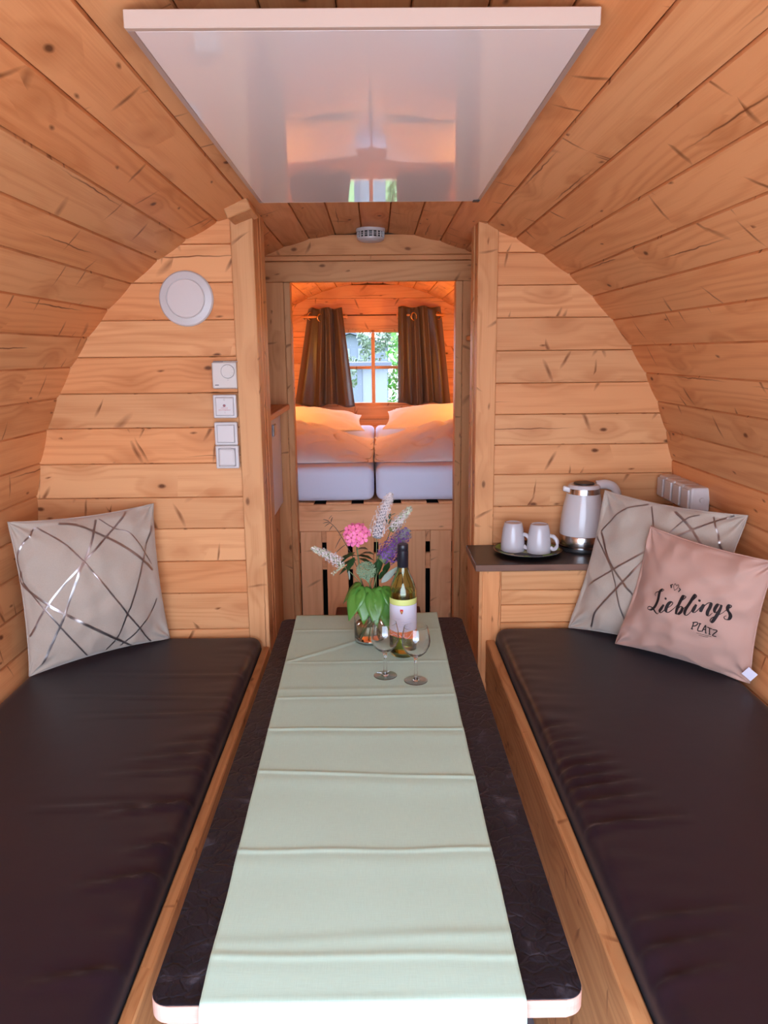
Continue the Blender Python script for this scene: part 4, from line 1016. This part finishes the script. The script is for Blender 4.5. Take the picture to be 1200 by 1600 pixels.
e = panicle('purple_buddleia', P3(594, 873, -.025), P3(635, 826, -.02), .0275, .014, 520, ['fl_purple', 'fl_purple_grey'], 'purple buddleia spike with a greyish tip, above the bottle side', 2, (.004, 0, -.002), .0046)
o = None
for (a, b) in (((634, 824), (647, 829)), ):
    pass
e = panicle('drooping_buddleia', P3(536, 882, -.02), P3(488, 852, -.03), .0155, .005, 260, ['fl_white', 'fl_cream'], 'cream buddleia spike leaning out to the left of the vase', 3, (0, 0, .006))
# small side tuft under the drooping spike
bm = bmesh.new()
for i in range(60):
    t_ = i/60; p = Vector(P3(536, 880, -.03)).lerp(Vector(P3(518, 893, -.035)), t_); nr = Vector((rf.uniform(-1, 1), rf.uniform(-1, .4), rf.uniform(-1, 1))); floret(bm, p+nr*.004, nr, .0034)
o = link('side_florets', bm_mesh(bm, 'florets'), M['fl_cream'], e); o['kind'] = 'stuff'
leaf('leaf', M['leaf_grey'], e, P3(545, 905, -.02), (-.10, -.1, .9), .050, .010, .1)

# pink phlox: five-petalled flowers, each a part
ph = empty('pink_phlox', P3(556, 850), 'cluster of bright pink phlox flowers at the left of the bouquet', 'flower')
tube_obj('stem', M['stem'], stem_path(P3(556, 848, .0), 4)[::-1], .0022, ph, 6)
def phlox(c, nrm, r):
    c, nrm = Vector(c), Vector(nrm).normalized(); a = nrm.cross(Vector((.1, .3, .9))).normalized(); b = nrm.cross(a); bm = bmesh.new(); t0 = rf.uniform(0, 1.2)
    for k in range(5):
        t_ = t0+k*2*PI/5; ce = bm.verts.new(c); ring = []
        for (rr_, da) in ((.35, -.28), (.75, -.52), (1.0, -.30), (1.04, 0), (1.0, .30), (.75, .52), (.35, .28)):
            ring.append(bm.verts.new(c+(a*math.cos(t_+da)+b*math.sin(t_+da))*r*rr_+nrm*r*(.10*rr_+.02*(k % 2)-.18*max(0, rr_-.8))))
        for i in range(6): bm.faces.new((ce, ring[i], ring[i+1]))
    o = link('bloom', bm_mesh(bm, 'bloom'), M['fl_pink'], ph)
    bm = bmesh.new(); bmesh.ops.create_uvsphere(bm, u_segments=8, v_segments=5, radius=r*.16); bmesh.ops.translate(bm, verts=bm.verts[:], vec=c+nrm*r*.06); link('eye', bm_mesh(bm, 'eye'), M['fl_magenta'], o)
for (px, py, dy, n_) in ((549, 837, -.030, (-.2, -1, .25)), (567, 838, -.030, (.25, -1, .15)), (545, 826, -.018, (-.5, -.8, .6)), (556, 824, -.022, (0, -.8, .7)), (566, 826, -.018, (.3, -.7, .7)), (573, 831, -.014, (.7, -.7, .3)), (541, 834, -.012, (-.8, -.6, .2)), (551, 821, -.004, (-.1, -.3, 1)), (562, 821, -.002, (.1, -.3, 1)), (558, 845, -.022, (0, -.9, -.3)), (547, 846, -.015, (-.4, -.8, -.4)), (558, 832, -.030, (.05, -1, .3))):
    phlox(P3(px, py, dy), n_, .0148)
for i, (px, py, dx, dz, L) in enumerate(((556, 868, -1, .15, .05), (556, 868, .9, .1, .05), (554, 862, -.8, -.3, .045), (556, 875, -.9, -.1, .052), (560, 872, .8, -.2, .05), (556, 858, .6, .3, .04), (552, 882, -.8, -.25, .045), (560, 880, .5, -.1, .05), (553, 870, -.3, -.4, .04), (562, 866, .7, .3, .045))):
    leaf('leaf', M['leaf_dark'], ph, P3(px, py, -.006-.003*(i % 3)), (dx, -.35, dz), L*1.1, .024, .25)

# green sedum head
sd_ = empty('green_sedum', P3(572, 900), 'green unopened sedum head in the middle of the bouquet', 'flower')
tube_obj('stem', M['stem'], stem_path(P3(574, 905, -.03), 5)[::-1], .0024, sd_, 6)
bm = bmesh.new()
for i in range(230):
    a = i*2.39996; r = .028*math.sqrt((i+.5)/230); x = r*math.cos(a); q = r*math.sin(a)
    p = Vector(P3(571, 886, -.045))+Vector((x, -.010+.35*(r/.028)**2*.03+abs(q)*.0, q*.95))
    p += Vector((rf.uniform(-1, 1), rf.uniform(-1, 1), rf.uniform(-1, 1)))*.0012
    bmesh.ops.create_icosphere(bm, subdivisions=1, radius=.0021*rf.uniform(.8, 1.25), matrix=Matrix.Translation(p))
o = link('buds', bm_mesh(bm, 'buds'), M['fl_sedum'], sd_, smooth=True); o['kind'] = 'stuff'
bm = bmesh.new()
for i in range(18):
    a = i*2.4; r = .022*math.sqrt((i+.5)/18); tube(bm, [Vector(P3(574, 908, -.03)), Vector(P3(571, 886, -.043))+Vector((r*math.cos(a), 0, r*math.sin(a)))], .0009, 5)
link('branches', bm_mesh(bm, 'branches'), M['fl_sedum'], sd_)
# broad hanging leaves round the vase mouth
for i, (px, py, dx, dy, dz, L, W, dr) in enumerate(((566, 911, -.42, -.55, -.45, .092, .046, .55), (572, 912, -.12, -.80, -.55, .095, .052, .55), (590, 912, .25, -.62, -.55, .112, .056, .5), (584, 914, .02, -.9, -.5, .105, .050, .55), (596, 912, .55, -.4, -.40, .100, .050, .6), (564, 908, -.75, .1, -.35, .07, .040, .6))):
    leaf('leaf', M['leaf_bright'], sd_, P3(px, py, -.040), (dx, dy, dz), L*.96, W*1.22, dr, (0, -.35, 1), .12, 11)
# dark foliage sprigs of the purple flower, silver-green leaf
fo = bpy.data.objects['purple_buddleia']
for (px, py, dx, dy, dz, L, W, mt) in ((578, 900, .3, -.3, .9, .070, .026, 'leaf_dark'), (584, 902, -.2, -.3, .9, .065, .026, 'leaf_dark'), (600, 896, .2, -.4, .8, .055, .024, 'leaf_dark'), (592, 905, .25, -.5, .7, .060, .020, 'leaf_dark'), (600, 905, .55, -.3, .6, .060, .020, 'leaf_dark'), (606, 900, .85, -.2, .3, .055, .022, 'leaf_dark'), (590, 895, .1, -.2, .9, .075, .024, 'leaf_dark'), (612, 880, .5, .1, .5, .04, .022, 'leaf_dark')):
    leaf('leaf', M[mt], fo, P3(px, py, -.02), (dx, dy, dz), L, W, .1)
lv = leaf('leaf', M['leaf_grey'], fo, P3(594, 906, -.045), (.75, -.1, .75), .060, .020, -.35, (.3, -.6, .5)); lv['label'] = 'silvery grey-green leaf'
# dark seed-head sprig at the left
sp_ = empty('brown_sprig', P3(545, 860), 'thin dark brown seed sprig sticking up at the upper left of the bouquet', 'sprig')
tube_obj('stem', M['stem_brown'], stem_path(P3(548, 868, .01), 6)[::-1]+catmull([P3(548, 868, .01), P3(534, 842, .012), P3(524, 826, .012), P3(512, 814, .012)], 5)[1:], .0014, sp_, 6, .0008)
for (px, py, dx, dz, L) in ((513, 815, -.6, .4, .018), (515, 817, -.9, .1, .02), (516, 818, -.9, -.35, .018), (520, 822, -.7, -.7, .016), (517, 817, .25, .95, .022), (514, 812, .5, .85, .018), (529, 834, .9, .65, .034), (533, 840, -.55, -.8, .034), (540, 852, -.8, -.5, .045), (541, 852, .2, .95, .035)):
    leaf('leaf', M['stem_brown'], sp_, P3(px, py, .010), (dx, -.1, dz), L, .0055, .2)
s2 = bpy.data.objects['cream_buddleia']
for (px, py, dx, dz, L) in ((604, 818, -.2, .9, .03), (608, 812, .1, .95, .025), (610, 806, .8, .5, .016), (606, 822, .3, .8, .03)): leaf('leaf', M['leaf_dark'], s2, P3(px, py, .0), (dx, -.2, dz), L, .008, .1)

# ================================================================ bed
bed = empty('bed', (0, 4.4, 0), 'wide pine slatted bed base with vertical front boards, filling the bedroom behind the opening', 'bed')
BY0 = YD+.052
board('front_rail', M['pine_bed'], OX0-.03, OX1+.03, BY0, BY0+.03, .800, .921, 0, bed, .003)
bx = OX0+.002; bw = .096; gp = (OX1-OX0-.004-6*bw)/5
for k in range(6): board('front_board', M['pine_bed'], bx+k*(bw+gp), bx+k*(bw+gp)+bw, BY0, BY0+.022, .012, .799, 2, bed, .002)
board('cross_rail', M['pine_bed'], -.9, .9, BY0+.024, BY0+.045, .742, .799, 0, bed, .002)
board('cross_rail', M['pine_bed'], -.9, .9, BY0+.024, BY0+.045, .615, .690, 0, bed, .002)
board('shade_sheet', M['under_bed_shade'], -.9, .9, BY0+.20, BY0+.21, .05, .90, 0, bed, 0)  # added black sheet, stands in for the shade seen between the front boards
board('shade_sheet', M['under_bed_shade'], -.9, .9, BY0+.045, BY0+.20, .905, .912, 0, bed, 0)  # second added black sheet, closes the painted shade from above
for k in range(11):
    xc = -.235+.084+.168*(k-4)
    if abs(xc) < .95: board('slat', M['pine_bed'], xc-.057, xc+.057, BY0+.001, 5.42, .9215, .931, 1, bed, .002)
def soft_box(name, x0, x1, y0, y1, z0, z1, r, mat, label, cat, amp=.003, freq=4, seed=0):
    bm = bmesh.new(); add_box(bm, x0, x1, y0, y1, z0, z1, r, 5)
    bmesh.ops.subdivide_edges(bm, edges=[e for e in bm.edges if e.calc_length() > .2], cuts=20, use_grid_fill=True)
    for v in bm.verts:
        q = v.co*freq+Vector((seed, 0, 0)); v.co += Vector((noise.noise(q), noise.noise(q+Vector((9, 1, 2))), noise.noise(q+Vector((3, 7, 1)))*(.6 if v.co.z > z0+.02 else 0)))*amp
    o = link(name, bm_mesh(bm, name), mat, smooth=True); tag(o, label, cat); return o
soft_box('mattress', -.985, .008, BY0+.005, 5.40, .934, 1.090, .034, M['mattress'], 'left of the two mattresses in white sheets, on the bed', 'mattress', .004, 3.5, 1)
soft_box('mattress', .016, .985, BY0+.005, 5.40, .934, 1.090, .034, M['mattress'], 'right of the two mattresses in white sheets, on the bed', 'mattress', .004, 3.5, 5)
def puff(name, x0, x1, y0, y1, z0, h, mat, label, cat, seed, cross=.05, slope=.04):
    n = 90; m = 90; vs, fs = [], []
    def pt(i, j, top):
        u = -math.cos(PI*i/n); v = -math.cos(PI*j/m)
        x = (x0+x1)/2+(x1-x0)/2*u; y = (y0+y1)/2+(y1-y0)/2*v
        d = max(1-abs(u)**2.6, 0)**.6*max(1-abs(v)**2.6, 0)**.62
        if not top: return (x+.012*noise.noise(Vector((y*4, x*2, seed)))*(1-d), y+.03*noise.noise(Vector((x*3.2, seed, 1))), z0+.001)
        q = Vector((x*3.1, y*2.2, seed)); rid = abs(noise.noise(q*2.2))
        z = z0+h*(.16+.84*min(1, abs(x)/.40)**.75)*d*(1+.14*noise.noise(q))+slope*d*(v*.5)+d*(-.050*max(0, .22-rid)/.22*.5+.010*noise.noise(q*4.1)+.005*noise.noise(q*9))
        return (x+.012*noise.noise(Vector((y*4, x*2, seed)))*(1-d), y+.03*noise.noise(Vector((x*3.2, seed, 1))), max(z, z0+.0012))
    for top in (True, False):
        k0 = len(vs)
        for j in range(m+1):
            for i in range(n+1): vs.append(pt(i, j, top))
        for j in range(m):
            for i in range(n): a = k0+j*(n+1)+i; q = (a, a+1, a+n+2, a+n+1); fs.append(q if top else q[::-1])
    me = bpy.data.meshes.new(name); me.from_pydata(vs, [], fs); me.update()
    bm = bmesh.new(); bm.from_mesh(me); bmesh.ops.remove_doubles(bm, verts=bm.verts[:], dist=.0015); bm.to_mesh(me); bm.free()
    o = link(name, me, mat, smooth=True); tag(o, label, cat); return o
puff('duvet', -.93, .005, 3.47, 4.50, 1.0925, .138, M['duvet'], 'puffy folded duvet in white linen on the left mattress', 'duvet', 1.0, .05, .02)
puff('duvet', .010, .95, 3.47, 4.55, 1.0925, .142, M['duvet'], 'puffy folded duvet in white linen on the right mattress', 'duvet', 6.3, .05, .02)
def bed_pillow(c, label): o, P = pillow('bed_pillow', c, .085, .035, M['duvet'], label, None, 30); return o
bed_pillow([(-.86, 4.60, 1.13), (-.05, 4.62, 1.125), (-.86, 5.22, 1.205), (-.08, 5.20, 1.175)], 'white pillow on the bed under the left curtain')
bed_pillow([(.06, 4.66, 1.13), (.88, 4.66, 1.13), (.10, 5.22, 1.195), (.90, 5.22, 1.215)], 'white pillow on the bed under the right curtain')

# ================================================================ curtains
CY = 5.50
def curtain(sgn, xt0, xt1, xb0, xb1, zt, zb, label, folds):
    n, m = 130, 40; vs, fs = [], []
    def W(s, t):
        # s across, t down
        x = (xt0+(xt1-xt0)*s)*(1-t)+(xb0+(xb1-xb0)*s)*t
        ph = sum(f[2]*math.exp(-((s-f[0])/f[1])**2) for f in folds)
        so = s if sgn < 0 else 1-s
        y = CY-.055*ph*(.75+.45*t)+.085*max(0, (.30-so)/.30)**1.3+.006*math.sin(s*9+t*4)
        x += .002*math.sin(s*23)
        z = zt+(zb-zt)*t+.010*math.sin(s*14)*(1-t)*.6+.012*math.sin(s*11+1)*t
        return (x, y, z)
    for j in range(m+1):
        for i in range(n+1): vs.append(W(i/n, j/m))
    for j in range(m):
        for i in range(n): a = j*(n+1)+i; fs.append((a, a+1, a+n+2, a+n+1))
    me = bpy.data.meshes.new('curtain'); me.from_pydata(vs, [], fs); me.update()
    e = empty('curtain', ((xt0+xt1)/2, CY, zt), label, 'curtain')
    o = link('cloth', me, M['curtain'], e, smooth=True); sm_ = o.modifiers.new('thickness', 'SOLIDIFY'); sm_.thickness = .0015
    for s in ((.10, .38) if sgn < 0 else (.34, .90)):
        x, y, z = W(s, .09); bm = bmesh.new(); k0 = []
        R_, r_ = .025, .0045
        pts = [(x+R_*math.cos(a)*.75, y-.004+(.010*math.cos(a)), z+R_*math.sin(a)) for a in [2*PI*k/20 for k in range(21)]]
        tube(bm, pts, r_, 8); link('ring', bm_mesh(bm, 'ring'), M['brass'], e, smooth=True)
    return e
curtain(-1, -.446, -.208, -.560, -.128, 1.893, 1.222, 'brown satin curtain hanging at the left of the bedroom window', [(.10, .13, .9), (.42, .07, .8), (.62, .06, .9), (.86, .09, .9)])
curtain(1, .183, .484, .176, .560, 1.897, 1.228, 'brown satin curtain hanging at the right of the bedroom window', [(.08, .09, .8), (.36, .06, .9), (.56, .06, .8), (.86, .13, 1.0)])
def rod(x0, x1, z, label):
    e = empty('curtain_rod', ((x0+x1)/2, CY+.01, z), label, 'curtain rod')
    tube_obj('pole', M['pine_trim'], [(x0, CY+.004, z), (x1, CY+.004, z)], .008, e, 12)
    for x in (x0+.012, x1-.012): board('bracket', M['pine_trim'], x-.006, x+.006, CY+.014, YE-.0005, z-.015, z+.015, 1, e, .002)
rod(-.495, -.17, 1.835, 'short wooden curtain rod carrying the left brown curtain')
rod(.17, .505, 1.842, 'short wooden curtain rod carrying the right brown curtain')

# warm reading lamps on the side walls of the bedroom
def reading_lamp(sgn, y, label):
    z = 1.62; x = sgn*(halfw(z)-.006)
    e = empty('reading_lamp', (x, y, z), label, 'lamp')
    def lt(nm, mat, prof):
        bm = bmesh.new(); lathe(bm, prof, (0, 0, 0), 28); bmesh.ops.recalc_face_normals(bm, faces=bm.faces[:])
        bmesh.ops.rotate(bm, verts=bm.verts[:], cent=(0, 0, 0), matrix=Matrix.Rotation(-sgn*math.radians(90+36), 3, 'Y'))
        bmesh.ops.translate(bm, verts=bm.verts[:], vec=(x, y, z)); return link(nm, bm_mesh(bm, nm), mat, e, smooth=True)
    lt('mount', M['white_plastic'], [(0, 0), (.05, 0), (.05, .015), (0, .015)])
    lt('bulb_dome', M['warm_bulb'], [(.044, .0155), (.043, .03), (.034, .05), (.018, .062), (0, .066)])
    return e
M['warm_bulb'] = emis('warm_bulb', (1.0, .45, .10, 1), BULB)
for sg, y_, lb in ((-1, 4.75, 'small glowing warm lamp on the left wall of the bedroom'), (1, 4.75, 'small glowing warm lamp on the right wall of the bedroom')): reading_lamp(sg, y_, lb)

# ================================================================ passage: fridge, shelves, stool
fc = empty('low_cupboard', (-.55, 3.0, 0), 'low pine cupboard under the small fridge in the left of the passage', 'cupboard')
bm = bmesh.new(); prism(bm, [(-.419, .02), (-.419, .944), (-.95, .944), (-.85, .40), (-.47, .02)][::-1], 1, 2.72, 3.265); link('carcass', bm_mesh(bm, 'carcass', 2), M['pine_trim'], fc)
board('door', M['pine_trim'], -.418, -.402, 2.73, 2.985, .06, .93, 2, fc, .003); board('door', M['pine_trim'], -.418, -.402, 2.995, 3.255, .06, .93, 2, fc, .003)
fr = empty('fridge', (-.6, 3.0, .946), 'small white fridge with a grey catch, half hidden behind the left post', 'fridge')
board('body', M['fridge'], -.90, -.418, 2.80, 3.262, .948, 1.335, 2, fr, .006); board('door', M['fridge'], -.417, -.386, 2.80, 3.262, .950, 1.333, 2, fr, .005)
hb_ = board('catch', M['panel_edge'], -.385, -.377, 2.99, 3.055, 1.265, 1.312, 1, fr, .003); hb_['label'] = 'grey metal catch'
shf = board('wall_shelf', M['pine_trim'], -.98, -.345, 2.66, 3.265, 1.352, 1.374, 1, None, .003); tag(shf, 'pine shelf above the small fridge, left of the passage', 'shelf')
shf = board('wall_shelf', M['pine_trim'], .40, .80, 2.84, 3.275, 1.628, 1.648, 1, None, .003); tag(shf, 'narrow pine shelf behind the right post of the passage', 'shelf')
stl = empty('step_stool', (.02, 3.16, 0), 'low reddish brown wooden step in front of the bed boards, behind the table', 'step')
board('step_top', M['red_wood'], -.165, .205, 3.09, 3.26, .450, .475, 0, stl, .004); board('side_panel', M['red_wood'], -.155, -.13, 3.10, 3.25, 0, .449, 2, stl, .003); board('side_panel', M['red_wood'], .17, .195, 3.10, 3.25, 0, .449, 2, stl, .003)
board('lower_step', M['red_wood'], -.129, .169, 3.10, 3.25, .22, .24, 0, stl, .003)

# ================================================================ garden seen through the bedroom window
def leaf_cloud(name, blobs, n, size, mats, label, cat, trunk=None, seed=0):
    rg = random.Random(seed); e = empty(name, (blobs[0][0], blobs[0][1], -.22), label, cat)
    for q, mt in enumerate(mats):
        vs, fs = [], []
        for i in range(n//len(mats)):
            x, y, z, a, b, c_ = rg.choice(blobs)
            d = Vector((rg.gauss(0, 1), rg.gauss(0, 1), rg.gauss(0, 1))).normalized()*rg.uniform(.55, 1)**.6
            p = Vector((x+d.x*a, y+d.y*b, z+d.z*c_)); u = Vector((rg.gauss(0, 1), rg.gauss(0, 1), rg.gauss(0, 1))).normalized(); v = u.cross(Vector((rg.gauss(0, 1), rg.gauss(0, 1), rg.gauss(0, 1)))).normalized(); s_ = size*rg.uniform(.6, 1.3); k = len(vs)
            vs += [tuple(p-u*s_), tuple(p+v*s_*.5), tuple(p+u*s_), tuple(p-v*s_*.5)]; fs.append((k, k+1, k+2, k+3))
        me = bpy.data.meshes.new('foliage'); me.from_pydata(vs, [], fs); me.update(); o = link('foliage', me, M[mt], e); o['kind'] = 'stuff'
    if trunk: tube_obj('trunk', M['stem_brown'], trunk, .05, e, 8, .02)
    return e
leaf_cloud('hedge', [(.53, 8.6, .4+.4*k, .40, .5, .45) for k in range(6)], 5200, .035, ['hedge', 'leaf_bright'], 'tall light green hedge seen through the right panes of the bedroom window', 'hedge', [(.62, 8.6, -.22), (.62, 8.6, 1.8)], 4)
leaf_cloud('garden_shrub', [(-.42, 8.2, .55, .22, .3, .5), (-.40, 8.2, .95, .16, .25, .25)], 900, .03, ['tree_leaf', 'hedge'], 'grey-green shrub seen through the lower left window pane', 'shrub', [(-.42, 8.2, -.22), (-.42, 8.2, .6)], 5)
leaf_cloud('garden_tree', [(.15, 15, 1.5, .45, .5, .55), (.0, 15, 1.95, .35, .4, .35), (-.55, 15.2, 1.25, .5, .5, .30)], 1500, .05, ['tree_leaf'], 'pale leafy tree seen through the upper panes behind the white shed', 'tree', [(.1, 15, -.22), (.1, 15, 1.5)], 6)
hs = empty('house', (-.6, 21, -.22), 'pale house with grey gabled roof far behind the bedroom window', 'house')
bm = bmesh.new(); add_box(bm, -1.6, .35, 20, 24, -.22, 1.75); link('wall', bm_mesh(bm, 'wall', 2), M['ext_wall'], hs)
bm = bmesh.new(); prism(bm, [(-1.75, 1.72), (-.62, 2.10), (.50, 1.72), (.50, 1.77), (-.62, 2.16), (-1.75, 1.77)], 1, 19.8, 24.2); link('roof', bm_mesh(bm, 'roof', 1), M['ext_roof'], hs)
bm = bmesh.new(); prism(bm, [(-1.6, 1.751), (.35, 1.751), (-.62, 2.085)], 1, 20, 23.9); link('gable', bm_mesh(bm, 'gable', 1), M['ext_wall'], hs)
for x in (-.9, -.42):
    o = board('window', M['ext_white'], x, x+.26, 19.97, 19.999, 1.42, 1.72, 2, hs, 0); board('pane', M['ext_dark'], x+.04, x+.22, 19.955, 19.969, 1.46, 1.68, 2, o, 0)
sh_ = empty('garden_shed', (0, 8.0, -.22), 'white narrow shed with a bluish corner strip, seen through the lower window panes', 'shed')
board('wall', M['ext_white'], -.115, .135, 7.8, 8.3, -.22, 1.46, 2, sh_, 0); board('corner_strip', M['ext_wall'], -.165, -.116, 7.79, 8.3, -.22, 1.46, 2, sh_, 0)
board('roof', M['ext_roof'], -.42, .18, 7.7, 8.4, 1.462, 1.50, 0, sh_, .004)
